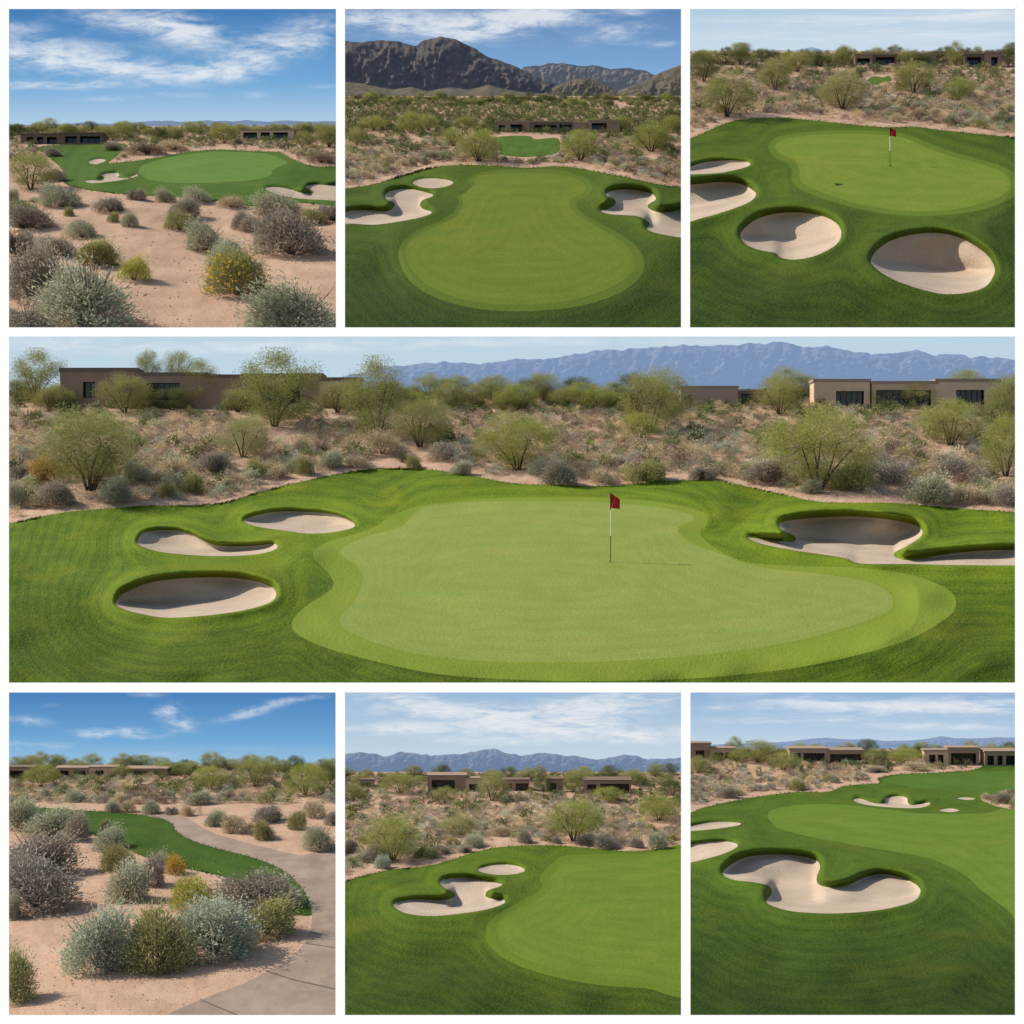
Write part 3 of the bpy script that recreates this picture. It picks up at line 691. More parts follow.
taken = {k: [] for k in V}
def shrub(k, kind, x, y, w, h, label, zoomed=True, flowers=False, group=None):
    v = V[k]; j = random.randrange(3)
    if zoomed and k != 'D': (x, y), w, h = v.z2p([(x, y)])[0], w/v.k, h/v.k
    f, s = SHR[kind, j]; parts = [('foliage', f), ('stems', s)]
    if flowers: parts.append(('flowers', FLOW))
    taken[k].append((x, y, w))
    return plant(v, 'yellow_flower_shrub' if flowers else 'desert_shrub', parts, x, y-1, w*1.06, h*1.02, label, 'shrub', group)
def tree(k, kind, x, y, w, h, label, group=None, zoomed=True):
    v = V[k]; j = random.randrange(3)
    if zoomed and k != 'D': (x, y), w, h = v.z2p([(x, y)])[0], w/v.k, h/v.k
    c, t = TRE[kind, j]; taken[k].append((x, y, w*.6))
    return plant(v, 'desert_tree', [('crown', c), ('trunk', t)], x, y, w*1.08, h, label, 'tree', group)

exec_later = []
# ------------------------------------------------------------------ plants: placed
A_ = ' in the top left picture'
for kind, x, y, w, h, lab in [
 ('sage',250,985,285,215,'largest grey-green shrub at the bottom left corner'), ('grey',95,900,190,165,'dark twiggy shrub at the left edge, behind the largest one'),
 ('grey',70,1000,170,100,'dark dry shrub in the very bottom left corner'), ('grey',45,765,130,90,'grey shrub at the left edge above the twiggy one'),
 ('grey',170,770,115,75,'low grey shrub behind the largest corner shrub'), ('olive',290,795,135,75,'low olive shrub right behind the largest corner shrub'),
 ('yellow',400,842,92,72,'small bright lime shrub on bare sand'), ('grey',90,685,150,78,'mounded grey shrub on the left below the tree'),
 ('sage',185,622,125,72,'dark sage shrub beside the leftmost tree'), ('sage',246,714,92,58,'round sage shrub alone on the sand at left'),
 ('grey',330,636,105,52,'low grey shrub near the turf edge, left of centre'), ('olive',338,668,36,32,'tiny round green shrub, left of a pair'), ('sage',387,681,54,42,'small round sage shrub, right of a pair'),
 ('olive',207,650,34,26,'tiny olive tuft among the left shrubs'), ('olive',65,642,110,42,'low olive patch of shrub at the left edge'),
 ('grey',408,601,62,38,'small grey shrub at the turf edge under the kidney bunker'), ('sage',497,607,62,40,'small round shrub at the turf edge below the green'),
 ('sage',592,609,80,46,'wider round shrub at the turf edge below the green'), ('olive',537,692,82,62,'olive shrub in front of a grey one at centre'),
 ('grey',548,655,95,62,'grey shrub behind the olive one at centre'), ('sage',612,754,132,95,'round sage shrub in the middle of the sand'),
 ('blue',672,800,100,85,'pale sage shrub just behind the yellow flowers'), ('grey',872,764,215,135,'big silvery shrub on the right'),
 ('sage',835,642,145,58,'flat sage shrub under the forked bunker'), ('grey',718,690,55,58,'small grey shrub left of the silvery one'),
 ('grey',755,697,75,48,'low grey shrub touching the silvery one'), ('olive',940,674,85,45,'green shrub at the right behind the silvery one'),
 ('grey',990,664,100,62,'grey shrub at the right edge behind the silvery one'), ('straw',690,623,82,36,'low straw coloured shrub at the turf edge'),
 ('sage',880,1010,290,155,'wide pale shrub at the bottom right corner'), ('grey',160,545,70,34,'low grey shrub right of the leftmost tree'),
 ('grey',810,700,90,60,'grey lump against the back of the silvery shrub'), ('sage',30,605,50,40,'small shrub at the left edge under the tree')]:
    shrub('A', kind, x, y, w, h, lab+A_)
for kind, x, y, w, h, lab in [('brown',440,464,120,34,'dark brush left of the green, behind the desert strip'),('grey',340,452,60,24,'low brush at the right side of the far fairway'),('brown',960,490,80,34,'brown brush above the turf at the right edge'),('straw',520,452,90,24,'dry straw brush just behind the green'),('grey',160,470,50,26,'low brush at the left side of the far fairway')]:
    shrub('A', kind, x, y, w, h, lab+A_)
shrub('A', 'olive', 712, 886, 185, 135, 'rounded shrub full of yellow flowers'+A_, flowers=True)
for kind, x, y, w, h, lab in [('green',92,568,155,120,'leafy tree at the left edge'),('green',158,428,44,50,'slim dark tree beside the long house'),
 ('green',322,420,50,44,'small tree left of a rounder one on the skyline'),('green',372,420,62,56,'rounder tree on the skyline'),
 ('green',672,428,88,62,'wide tree left of the pavilion'),('green',905,440,60,50,'small tree right of the pavilion'),('green',985,440,85,76,'tree cut by the right edge beside the pavilion')]:
    tree('A', kind, x, y, w, h, lab+A_)
B_ = ' in the mountain picture'
for kind, x, y, w, h, lab in [('bright',410,478,130,102,'big bright tree left of the far fairway'),('bright',335,432,66,58,'smaller tree left of the big bright one'),
 ('bright',712,474,118,98,'big tree right of the far fairway'),('bright',922,448,135,88,'wide tree near the right edge'),('bright',208,394,80,66,'tree left of the house on the left side'),
 ('bright',262,386,62,50,'small tree between the left tree and the house'),('bright',100,386,90,44,'low tree near the left edge'),('green',372,384,84,40,'low tree touching the left end of the house'),
 ('green',50,428,60,52,'small tree at the left edge'),('green',748,384,62,36,'low tree at the right end of the house'),('green',832,388,66,48,'dark tree right of the house'),('bright',985,392,60,56,'tree cut by the right edge, behind the wide one')]:
    tree('B', kind, x, y, w, h, lab+B_)
C_ = ' in the top right picture'
for kind, x, y, w, h, lab in [('green',128,352,158,145,'biggest tree at the left, nearest the turf'),('green',275,272,105,105,'tree behind and right of the biggest one'),
 ('green',478,328,145,115,'broad tree in the middle above the green'),('green',690,278,135,98,'broad tree right of the far lawn'),('bright',830,302,95,76,'light tree at the right'),
 ('green',482,202,70,66,'upright skyline tree left of the houses'),('green',820,198,56,76,'tall slim tree between the houses'),('dark',60,246,90,84,'dark tree at the left edge'),
 ('green',340,216,90,60,'low tree in the middle distance'),('green',672,196,60,50,'small tree between two houses'),('dark',978,202,50,72,'dark tree at the right edge'),
 ('dark',410,200,70,44,'dark low tree near the skyline'),('dark',170,195,90,44,'dark low tree on the left skyline'),('green',885,190,34,56,'thin tree beside the right house')]:
    tree('C', kind, x, y, w, h, lab+C_)
D_ = ' in the wide picture'
for kind, x, y, w, h, lab in [('green',36,404,58,56,'tree at the left end of the long house'),('green',90,490,110,90,'big multi-stemmed tree on the left near the turf'),
 ('green',125,413,54,42,'round tree in front of the long house'),('green',148,385,28,38,'left one of two treetops behind the house roof'),('green',180,385,34,38,'right one of two treetops behind the house roof'),
 ('green',202,406,44,48,'upright tree in front of the house wall'),('green',275,426,90,78,'broad tall tree covering the house corner'),('pale',243,457,54,48,'pale tree below the broad tall one'),
 ('green',378,439,64,84,'tall tree with an open crown right of the house'),('green',420,447,62,54,'rounder tree leaning on the tall open one'),('bright',518,470,80,64,'rounded tree in the centre behind the turf'),
 ('green',650,432,70,70,'tree standing left of the small house'),('bright',818,489,108,94,'big multi-stemmed tree on the right near the turf'),('bright',950,445,62,52,'tree in front of the right house'),
 ('bright',1006,476,50,66,'tree cut by the right edge'),('green',1004,440,40,70,'darker tree at the right edge beside the house'),('bright',640,440,42,30,'low bush-like tree left of centre right'),
 ('green',780,414,52,40,'round tree left of the right house'),('dark',575,396,40,22,'dark skyline tree left of the centre'),('green',495,404,46,30,'skyline tree above the centre'),('green',238,412,40,26,'low leafy tree hugging the house wall'),('green',338,412,50,34,'low leafy tree before the right end of the long house'),('dark',172,410,40,24,'dark low tree below the house windows')]:
    tree('D', kind, x, y, w, h, lab+D_)
for kind, x, y, w, h, lab in [
 ('grey',55,506,40,25,'grey shrub at the left on the sand strip'),('sage',16,508,24,26,'shrub at the left edge on the sand strip'),('sage',115,503,38,25,'rounded sage shrub under the big left tree'),
 ('rust',47,482,36,26,'rusty orange shrub left of the big left tree'),('grey',18,482,24,20,'small grey shrub at the left edge behind the sand strip'),('olive',168,498,17,15,'tiny olive shrub right of the big left tree'),
 ('olive',191,493,27,21,'small olive shrub between two others on the left sand'),('grey',212,473,36,26,'lavender grey shrub on the left sand'),('sage',139,483,30,20,'shrub right behind the big left tree'),
 ('olive',258,477,21,15,'little olive shrub on the left sand strip'),('olive',305,475,22,18,'dark round shrub on the sand above the turf hump'),('sage',329,469,25,19,'pale round shrub above the turf hump'),
 ('straw',357,468,24,14,'straw shrub above the turf hump'),('olive',414,469,16,13,'small shrub behind the top of the turf hump'),('sage',460,475,22,14,'pale shrub right of the turf hump'),
 ('straw',382,455,38,26,'whitish shrub behind the turf hump'),('grey',445,460,34,22,'grey spreading shrub right of the hump'),('grey',559,485,36,25,'dark grey shrub at the turf edge in the centre'),
 ('sage',540,476,24,18,'small sage shrub left of the dark grey one'),('straw',602,484,24,16,'straw tuft at the turf edge'),('olive',645,482,46,22,'pale green spreading shrub at the turf edge'),
 ('grey',702,481,28,17,'grey tuft at the turf edge left of the sand strip'),('grey',762,482,44,22,'pale grey shrub left of the big right tree'),('sage',810,494,22,14,'small shrub under the big right tree'),
 ('olive',852,490,42,28,'olive shrub right of the big right tree'),('grey',893,484,32,22,'dark grey shrub on the right scrub slope'),('sage',927,503,46,30,'pale silvery shrub near the forked bunker'),
 ('straw',965,504,36,20,'straw shrub near the right edge'),('grey',1007,506,28,20,'grey shrub at the right edge'),('grey',952,478,34,22,'grey shrub above the silvery one at right')]:
    shrub('D', kind, x, y, w, h, lab+D_)
E_ = ' in the cart path picture'
for kind, x, y, w, h, lab in [
 ('blue',298,852,200,188,'blue-green shrub, leftmost of the front row of three'),('olive',478,856,195,182,'olive shrub, middle of the front row of three'),
 ('blue',640,808,268,175,'wide blue-green shrub, right of the front row'),('olive',800,752,160,112,'yellowish olive shrub at the right end by the path'),
 ('yellow',585,675,140,95,'lime tinged shrub behind the wide blue-green one'),('grey',770,668,250,125,'dark broad shrub against the turf by the path'),
 ('sage',383,648,140,112,'round sage shrub on the sand in the middle'),('grey',450,606,95,98,'grey upright shrub behind the round sage one'),
 ('olive',358,558,112,75,'olive shrub with golden side near the turf'),('sage',325,497,92,66,'round shrub standing against the turf'),
 ('grey',105,670,265,150,'large grey brown shrub on the left'),('grey',115,565,230,135,'grey shrub behind the large grey brown one'),
 ('sage',150,455,160,82,'grey-green shrub farther back on the left'),('sage',50,432,130,95,'shrub at the left edge beside the turf'),('grey',228,472,82,84,'grey shrub touching the turf on the left'),
 ('olive',40,955,130,155,'olive shrub cut by the lower left edge'),('sage',30,705,70,78,'sage shrub at left edge before the grey brown one'),('olive',315,437,38,32,'tiny olive tuft on the turf edge'),
 ('straw',705,447,82,58,'pale straw shrub across the path'),('olive',790,467,66,58,'olive shrub right of the pale one across the path'),('sage',955,497,105,76,'green shrub at the right edge across the path'),
 ('olive',886,436,62,56,'small olive shrub behind the right edge one'),('sage',640,428,62,48,'sage shrub left of the pale one across the path'),('sage',452,390,58,40,'round sage shrub beyond the turf in the centre'),
 ('sage',335,384,46,34,'left one of a pair beyond the turf'),('straw',380,385,52,36,'right one of a pair beyond the turf'),('sage',225,354,62,32,'low sage shrub beyond the turf at left'),
 ('straw',560,397,42,36,'straw tuft at the far start of the path'),('grey',515,392,42,26,'grey tuft at the far start of the path'),('grey',802,415,95,58,'grey shrub in the scrub right of the path'),
 ('straw',942,402,74,56,'straw shrub in the scrub near the right edge'),('sage',590,362,76,42,'sage shrub in the middle distance'),('grey',995,424,50,52,'grey shrub cut by the right edge')]:
    shrub('E', kind, x, y, w, h, lab+E_)
shrub('E', 'rust', 525, 569, 68, 56, 'small golden flowering shrub at the turf edge'+E_, flowers=True)
for kind, x, y, w, h, lab in [('bright',122,306,95,74,'tree near the left house'),('green',765,306,140,92,'broad dark tree on the right skyline'),('bright',915,332,130,104,'big tree at the right'),
 ('bright',628,316,110,76,'tree in the middle distance'),('green',532,272,76,40,'low skyline tree in the centre'),('green',80,246,34,28,'tiny treetop above the left house'),('green',225,250,50,28,'treetop behind the long house'),
 ('dark',988,300,60,72,'dark tree cut by the right edge'),('green',370,280,60,40,'low tree in front of the long house')]:
    tree('E', kind, x, y, w, h, lab+E_)
F_ = ' in the bottom middle picture'
for kind, x, y, w, h, lab in [('bright',157,520,172,148,'big round tree on the left'),('bright',692,464,160,134,'big round tree right of the centre'),('pale',360,446,118,66,'pale bare-looking tree in the centre'),
 ('green',450,345,95,86,'tree in front of the middle house'),('green',310,352,76,52,'tree under the left house'),('bright',945,404,130,82,'wide tree at the right'),('bright',790,348,90,48,'low tree under the right house'),
 ('green',178,322,118,62,'wide skyline tree on the left'),('dark',602,318,66,50,'dark tree beside the middle house'),('green',690,320,74,66,'tree left of the right house'),('green',872,300,66,52,'skyline tree right of the right house'),
 ('green',40,345,66,52,'tree at the left edge'),('dark',985,328,60,54,'dark tree at the right edge')]:
    tree('F', kind, x, y, w, h, lab+F_)
for kind, x, y, w, h, lab in [('grey',105,528,76,48,'grey shrub left of the big left tree'),('blue',125,546,50,36,'bluish shrub at the foot of the big left tree'),('olive',243,512,42,30,'olive tuft on the sand strip'),
 ('olive',38,542,40,28,'small olive shrub at the left edge'),('grey',372,502,36,24,'brown grey tuft at the turf edge'),('grey',312,504,30,22,'small tuft left of the brown grey one'),('grey',548,472,44,36,'dark tuft behind the turf in the centre'),
 ('grey',642,474,32,22,'tuft at the turf edge right of centre'),('grey',722,478,56,32,'grey shrub under the right big tree'),('grey',790,486,80,34,'spreading grey shrub at the turf edge'),('grey',880,486,44,28,'brown tuft at the turf edge near the right'),
 ('sage',942,486,60,40,'pale shrub near the right edge'),('straw',475,450,76,30,'straw shrub in the middle distance'),('sage',395,484,60,36,'sage shrub beside the pale tree'),('grey',30,500,50,44,'grey shrub at the left edge')]:
    shrub('F', kind, x, y, w, h, lab+F_)
G_ = ' in the bottom right picture'
for kind, x, y, w, h, lab in [('green',225,236,140,72,'wide skyline tree at the left'),('green',155,212,54,56,'upright tree beside the left house'),('bright',668,240,106,52,'low tree left of the middle right house'),
 ('green',572,242,66,50,'low tree right of the long house'),('green',922,234,66,60,'tree between the two right houses'),('dark',975,206,50,36,'dark treetop at the right edge'),('green',42,268,70,54,'tree at the left edge under the house'),('green',300,258,100,58,'bushy tree left of the long house')]:
    tree('G', kind, x, y, w, h, lab+G_)
for kind, x, y, w, h, lab in [('grey',965,360,70,34,'low grey shrub on the sand patch at the right edge'),('straw',912,350,34,18,'straw tuft on the sand patch at the right'),('grey',125,345,60,36,'grey shrub at the turf edge on the left'),
 ('olive',345,322,46,34,'olive shrub at the turf edge'),('straw',690,262,70,30,'straw shrub at the head of the far fairway'),('grey',575,268,60,20,'brown low shrub left of the far fairway'),('sage',455,300,34,24,'small pale shrub near the turf edge')]:
    shrub('G', kind, x, y, w, h, lab+G_)

# ------------------------------------------------------------------ scattered scrub: the largest as single plants, the rest as ground cover
PAL = [tuple(q*1.7 for q in c) for c in [(.30,.235,.145), (.27,.215,.15), (.20,.155,.12), (.155,.12,.09), (.21,.215,.14), (.17,.19,.12), (.30,.235,.14), (.23,.185,.12), (.14,.15,.062), (.19,.165,.13), (.34,.27,.17), (.115,.085,.06), (.17,.18,.07), (.20,.22,.17)]]
LOW = [shrub_proto(230, 900+i, .5, 6, (.15, .055), .45, .3) for i in range(5)]
LOWN = [shrub_proto(520, 930+i, .5, 8, (.095, .028), .45, .3) for i in range(6)]
LOWT = [shrub_proto(240, 950+i, .4, 7, (.13, .06), .5, .25) for i in range(4)]
KINDS = ['sage', 'grey', 'straw', 'olive', 'sage', 'grey', 'straw', 'brown']
SC = dict(  # lower limit rows, size far, size near, candidates, singles, small-tree fraction far
 A=(lambda x: 205, 3.5, 11, 1200, 26, .45, .20), B=(lambda x: 185, 2.6, 11, 3000, 30, 1.1, .36), C=(lambda x: 138, 3.2, 13, 2000, 36, .3, .25),
 D=(lambda x: 520, 5.5, 24, 4000, 60, .3, .16), E=(lambda x: 850, 4.2, 20, 1300, 36, .3, .25), F=(lambda x: 885, 3.6, 15, 2000, 30, .3, .25), G=(lambda x: 815, 4, 13, 900, 24, .3, .25))
stuffmat = tint_mat('dry_scrub_leaf')
rng = np.random.RandomState(21)
for k, v in V.items():
    lim, w0, w1, N, ns, dark, trf = SC[k]; d = S[k]
    ymax = lim(0); Y = v.hor+1+(ymax-v.hor)*rng.rand(N*5)**1.25; X = rng.uniform(v.x0-2, v.x1+2, N*5)
    blk = np.minimum.reduce([sdf(p, X, Y, 30) for p in d['turf']+d['far']+d['path']]+[X*0+30])
    for p in d['desert']: blk = np.where(sdf(p, X, Y, 30) < -1, 30, blk)
    t = (Y-v.hor)/(ymax-v.hor); Wd = (w0+(w1-w0)*t)*(.55+.9*rng.rand(N*5)**1.5)
    dens = fbm(X/38., Y/13., 3, 77)
    if k in 'AE': ok0 = (t < .45) | (dens > .45)
    else: ok0 = dens > -.62
    ok = (blk > Wd*.33+1.0) & ok0
    idx = np.nonzero(ok)[0]; sel = []; cell = {}
    for i in idx:
        x, y, w = X[i], Y[i], Wd[i]; g0 = (int(x//14), int(y//7)); bad = False
        for a in (-1, 0, 1):
            for b in (-1, 0, 1):
                for (qx, qy, qw) in cell.get((g0[0]+a, g0[1]+b), ()):
                    if abs(x-qx) < .27*(w+qw)*.9 and abs(y-qy) < .09*(w+qw): bad = True
        if not bad:
            for (qx, qy, qw) in taken[k]:
                if abs(x-qx) < .42*qw and -qw*.12 < y-qy < qw*.35: bad = True; break
        if bad: continue
        cell.setdefault(g0, []).append((x, y, w)); sel.append(i)
        if len(sel) >= N: break
    sel = np.array(sel); order = sel[np.argsort(-Wd[sel])]
    for i in order[:ns]:
        kind = KINDS[rng.randint(len(KINDS))]
        plant(v, 'scrub_bush', [('x', MID[kind, rng.randint(3)])], X[i], Y[i], Wd[i]*1.1, Wd[i]*(.6+.15*rng.rand()),
              'small rounded desert bush scattered among the dry scrub of '+v.phrase[4:], 'bush', 'scattered bushes in '+v.phrase, single=True)
    vs, fs, cs = [], [], []; n0 = 0
    for i in order[ns:]:
        far = (t[i] < trf*1.3)
        big = rng.rand() < dark*(1-t[i]) * (1.3 if far else .5)
        q, f, tn = (LOWT if big else LOWN if Wd[i] > 7.5 else LOW)[rng.randint(4)]
        c = np.array(PAL[rng.randint(len(PAL))]) if not big else np.array([(.14,.165,.06), (.19,.21,.075), (.11,.135,.05)][rng.randint(3)])
        w = Wd[i]*(1.5 if big else 1.32); h = w*(.62 if not big else .75)
        dd = float(v.depth(np.array([X[i]]), np.array([Y[i]]))[0]); a = rng.rand()*6.28
        q2 = np.stack([q[:, 0]*math.cos(a)-q[:, 1]*math.sin(a), q[:, 0]*math.sin(a)+q[:, 1]*math.cos(a), q[:, 2]], 1)
        P = v.ray(X[i], Y[i], dd)+q2*np.array([w, w, h])*dd/F
        P[:, 2] -= h*.04*dd/F
        vs.append(P); fs.append(f+n0); n0 += len(P)
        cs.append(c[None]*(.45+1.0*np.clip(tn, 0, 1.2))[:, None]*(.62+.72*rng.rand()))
    P = np.vstack(vs); fc = np.vstack(fs); cc = np.vstack(cs)
    px = CX+F*P[:, 0]/P[:, 1]; bad = (px < v.x0-3.5) | (px > v.x1+3.5); fc = fc[~bad[fc].any(1)]
    tag(obj('desert_scrub', mesh('desert_scrub', P, fc, stuffmat, False, {'shade': cc})), 'dry low scrub covering the desert of '+v.phrase[4:], kind='stuff')
# far tree belts on each skyline
BELT = dict(A=(130,139,12,20,32,'green'), B=(97,106,5,10,120,'dark'), C=(54,66,12,20,32,'dark'), D=(395,412,24,44,70,'green'), E=(767,774,14,24,34,'green'), F=(775,786,12,22,32,'green'), G=(752,762,12,22,28,'green'))
for k, (ya, yb, wa, wb, n, kd) in BELT.items():
    v = V[k]
    for i in range(n):
        x = v.x0+(v.x1-v.x0)*(i+rng.rand())/n; y = ya+(yb-ya)*rng.rand()
        if k == 'D' and (55 < x < 365 or 676 < x < 770 or (808 < x < 1000 and i % 3)): continue
        w = wa+(wb-wa)*rng.rand(); kind = random.choice([kd, 'green', 'dark', 'bright'])
        c, t_ = TRE[kind, random.randrange(3)]
        plant(v, 'skyline_tree', [('crown', c), ('trunk', t_)], x, y, w*1.1, w*(.55+.25*rng.rand()),
              'small bushy tree in the belt along the skyline of '+v.phrase[4:], 'tree', 'trees along the skyline of '+v.phrase)

# ------------------------------------------------------------------ gravel lying on the bare sand
OV = np.array([(1,0,0),(-1,0,0),(0,1,0),(0,-1,0),(0,0,.7),(0,0,-.4)], float); OF = np.array([(0,2,4),(2,1,4),(1,3,4),(3,0,4),(2,0,5),(1,2,5),(3,1,5),(0,3,5)])
for k, N in (('A', 1500), ('E', 2200), ('D', 700)):
    v = V[k]; d = S[k]; Y = v.hor+4+(v.y1-v.hor)*rng.rand(N*2)**.8; X = rng.uniform(v.x0-1, v.x1+1, N*2)
    blk = np.minimum.reduce([sdf(p, X, Y, 30) for p in d['turf']+d['far']+d['path']]+[X*0+30]); idx = np.nonzero((blk > .8) & (Y < v.y1+1) & (fbm(X/30., Y/14., 2, 5) > -.35*rng.rand(N*2)))[0][:N]
    vs, fs, cs = [], [], []
    for n0, i in enumerate(idx):
        dd = float(v.depth(np.array([X[i]]), np.array([Y[i]]))[0]); t = (Y[i]-v.hor)/(v.y1-v.hor)
        sz = (.35+.75*t)*(.4+1.3*rng.rand()**4)*dd/F
        P = OV*(1+.35*rng.normal(size=OV.shape)*np.array([1, 1, .5]))*sz+v.ray(X[i], Y[i], dd)
        vs.append(P); fs.append(OF+n0*6); cs.append(np.tile(np.array([(.30,.22,.16),(.42,.32,.24),(.20,.15,.115),(.5,.40,.31)][rng.randint(4)])*(.7+.5*rng.rand()), (6, 1)))
    tag(obj('gravel', mesh('gravel', np.vstack(vs), np.vstack(fs), tint_mat('stone', 0.), False, {'shade': np.vstack(cs)})), 'small stones and grit lying on the bare sand of '+v.phrase[4:], kind='stuff')

# ------------------------------------------------------------------ houses
def hmat(name, c, var=.15): return plain(name, c, .9, .1, var, 1.2)
WALL = dict(tan=hmat('tan_stucco', (.56,.39,.26)), brown=hmat('brown_stucco', (.33,.22,.15)), dark=hmat('dark_stucco', (.17,.12,.085)), sand=hmat('sand_stucco', (.64,.45,.30)), grey=hmat('grey_stucco', (.38,.28,.21)))
ROOF = dict(brown=hmat('brown_fascia', (.20,.135,.10)), tan=hmat('tan_fascia', (.34,.24,.17)), dark=hmat('dark_fascia', (.055,.04,.032)))
glass = NT('dark_window_glass'); glass = glass.out(glass.pbr((.012,.013,.015), .12, None, .5))
framem = plain('window_frame', (.06,.045,.035), .6)
inner = plain('shaded_interior', (.03,.023,.018), .9)

def house(k, label, base_row, blocks, roof='brown', zoomed=True):
    """blocks: x0, x1, top, bottom, wall colour, openings (x0, x1, top, bottom); all rows and columns as seen from the front"""
    v = V[k]; cv = (lambda x, y: v.z2p([(x, y)])[0]) if (zoomed and k != 'D') else (lambda x, y: (x, y))
    x0 = min(b[0] for b in blocks); x1 = max(b[1] for b in blocks); bx, by = cv((x0+x1)/2, base_row)
    d = float(v.base(np.array([by]))[0]); s = d/F; rt = empty('flat_roofed_house', v.ray(bx, by, d)); tag(rt, label, 'house')
    lo, hi = v.x0-3.5, v.x1+3.5
    X = lambda px: (min(max(px, lo), hi)-bx)*s
    Z = lambda py: (by-py)*s
    for bi, (a, b, top, bot, wc, ops) in enumerate(blocks):
        (a, top), (b, bot) = cv(a, top), cv(b, bot)
        if b < lo or a > hi: continue
        dep = max(.35*(b-a), 8)*s; off = -(bi % 3)*.3*s; th = 1.0*s
        mb = MB(); o2 = sorted([(cv(p[0], p[2])+cv(p[1], p[3])) for p in ops])   # x0,y0,x1,y1
        zb = Z(bot)-4*s; cur = a
        for (p, q, r, u) in o2:
            if p > cur: mb.box(X(cur), X(p), off, off+th, zb, Z(top))
            mb.box(X(p), X(r), off, off+th, Z(q), Z(top))
            if u < bot-.4: mb.box(X(p), X(r), off, off+th, zb, Z(u))
            cur = r
        if b > cur: mb.box(X(cur), X(b), off, off+th, zb, Z(top))
        mb.box(X(a), X(a)+th, off+th, off+dep, zb, Z(top)); mb.box(X(b)-th, X(b), off+th, off+dep, zb, Z(top)); mb.box(X(a)+th, X(b)-th, off+dep-th, off+dep, zb, Z(top))
        obj('wall', mb.me('wall', WALL[wc]), rt)
        rf = MB(); e = 1.0*s; hgt = max(1.3, .12*(bot-top))*s
        rf.box(X(a)-(e if a > lo else 0), X(b)+(e if b < hi else 0), off-e*.35, off+dep+e, Z(top)+.004, Z(top)+hgt)
        obj('roof', rf.me('roof', ROOF[roof]), rt)
        for (p, q, r, u) in o2:
            w = MB(); w.box(X(p), X(r), off+th*4.5, off+th*4.8, Z(u), Z(q)); wo = obj('window', w.me('window', glass), rt)
            fr = MB(); n = max(1, int(round((r-p)/6))); t2 = .35*s
            for i in range(n+1):
                xx = X(p)+(X(r)-X(p))*i/n; fr.box(xx-t2/2, xx+t2/2, off+th*3.6, off+th*4., Z(u), Z(q))
            fr.box(X(p), X(r), off+th*3.5, off+th*3.56, Z(q)-t2, Z(q))
            obj('frame', fr.me('frame', framem), wo)
    return rt
house('D', 'long brown flat roofed house on the left of the wide picture', 408, [
 (60,136,372,408,'brown',[(83,95,382,398)]), (136,206,376,407,'brown',[(146,180,383,400)]), (206,242,378,408,'brown',[]), (242,322,377,408,'brown',[(262,300,386,404)]), (320,361,381,412,'tan',[])], 'brown')
house('D', 'small brown house right of the centre in the wide picture', 405, [(681,738,388,406,'grey',[(684,692,395,404)]), (738,764,391,406,'dark',[(741,761,394,405)])], 'tan')
house('D', 'sand coloured house with wide dark openings on the right of the wide picture', 408, [
 (814,870,382,408,'sand',[(836,864,391,407)]), (872,938,384,409,'tan',[(876,931,390,408)]), (936,1000,382,409,'sand',[(956,984,390,407)])], 'tan')
house('A', 'long low dark house at the left of the top left picture', 432, [(62,180,402,432,'dark',[(80,100,410,430),(110,130,410,430),(140,170,410,430)]), (180,308,400,430,'dark',[(195,230,408,428),(240,300,408,428)])], 'brown')
house('A', 'sand coloured open pavilion at the right of the top left picture', 418, [(720,880,391,416,'sand',[(728,770,396,415),(780,808,396,415),(818,862,396,415)])], 'tan')
house('B', 'wide low brown house under the mountains in the mountain picture', 394, [(465,560,362,392,'brown',[(470,488,370,390),(505,540,368,390)]), (560,690,362,394,'dark',[(575,640,370,392),(650,685,368,390)]), (690,730,366,392,'brown',[]), (735,828,358,386,'brown',[(745,790,364,384)])], 'tan')
house('C', 'left dark house on the skyline of the top right picture', 196, [(515,568,166,196,'brown',[(520,560,175,194)]), (568,640,165,195,'dark',[(578,634,172,193)])], 'tan')
house('C', 'middle low house on the skyline of the top right picture', 192, [(690,760,166,192,'brown',[(700,735,173,190)])], 'tan')
house('C', 'right dark house on the skyline of the top right picture', 202, [(845,905,163,202,'dark',[(852,895,172,200)]), (905,958,160,202,'brown',[(925,945,172,198)])], 'tan')
house('E', 'low house cut by the left edge in the cart path picture', 282, [(0,100,252,282,'brown',[(28,72,260,280)])], 'brown')
house('E', 'long low house behind the scrub in the cart path picture', 276, [(165,270,254,276,'brown',[(180,205,260,274),(220,255,260,274)]), (268,350,251,276,'tan',[(285,310,259,272)]), (375,500,256,274,'brown',[(400,440,261,272),(455,470,261,272)])], 'tan')
house('F', 'left and largest brown house in the bottom middle picture', 318, [(260,372,274,318,'brown',[(272,340,284,316)]), (372,412,282,318,'tan',[(382,406,296,316)])], 'tan')
house('F', 'middle brown house in the bottom middle picture', 318, [(480,560,286,318,'brown',[(484,508,294,316),(520,556,294,316)])], 'brown')
house('F', 'short dark house between trees in the bottom middle picture', 320, [(612,660,284,320,'brown',[(620,640,294,318)])], 'brown')
house('F', 'right brown house with a long roof in the bottom middle picture', 324, [(722,862,288,324,'brown',[(732,758,297,322),(770,856,295,322)])], 'brown')
house('F', 'tiny far house at the left in the bottom middle picture', 304, [(58,100,286,304,'grey',[(66,90,292,302)])], 'brown')
house('G', 'brown house at the left edge in the bottom right picture', 226, [(0,80,182,226,'brown',[(35,62,200,224)]), (80,155,196,226,'tan',[(92,118,206,224),(124,146,206,224)])], 'tan')
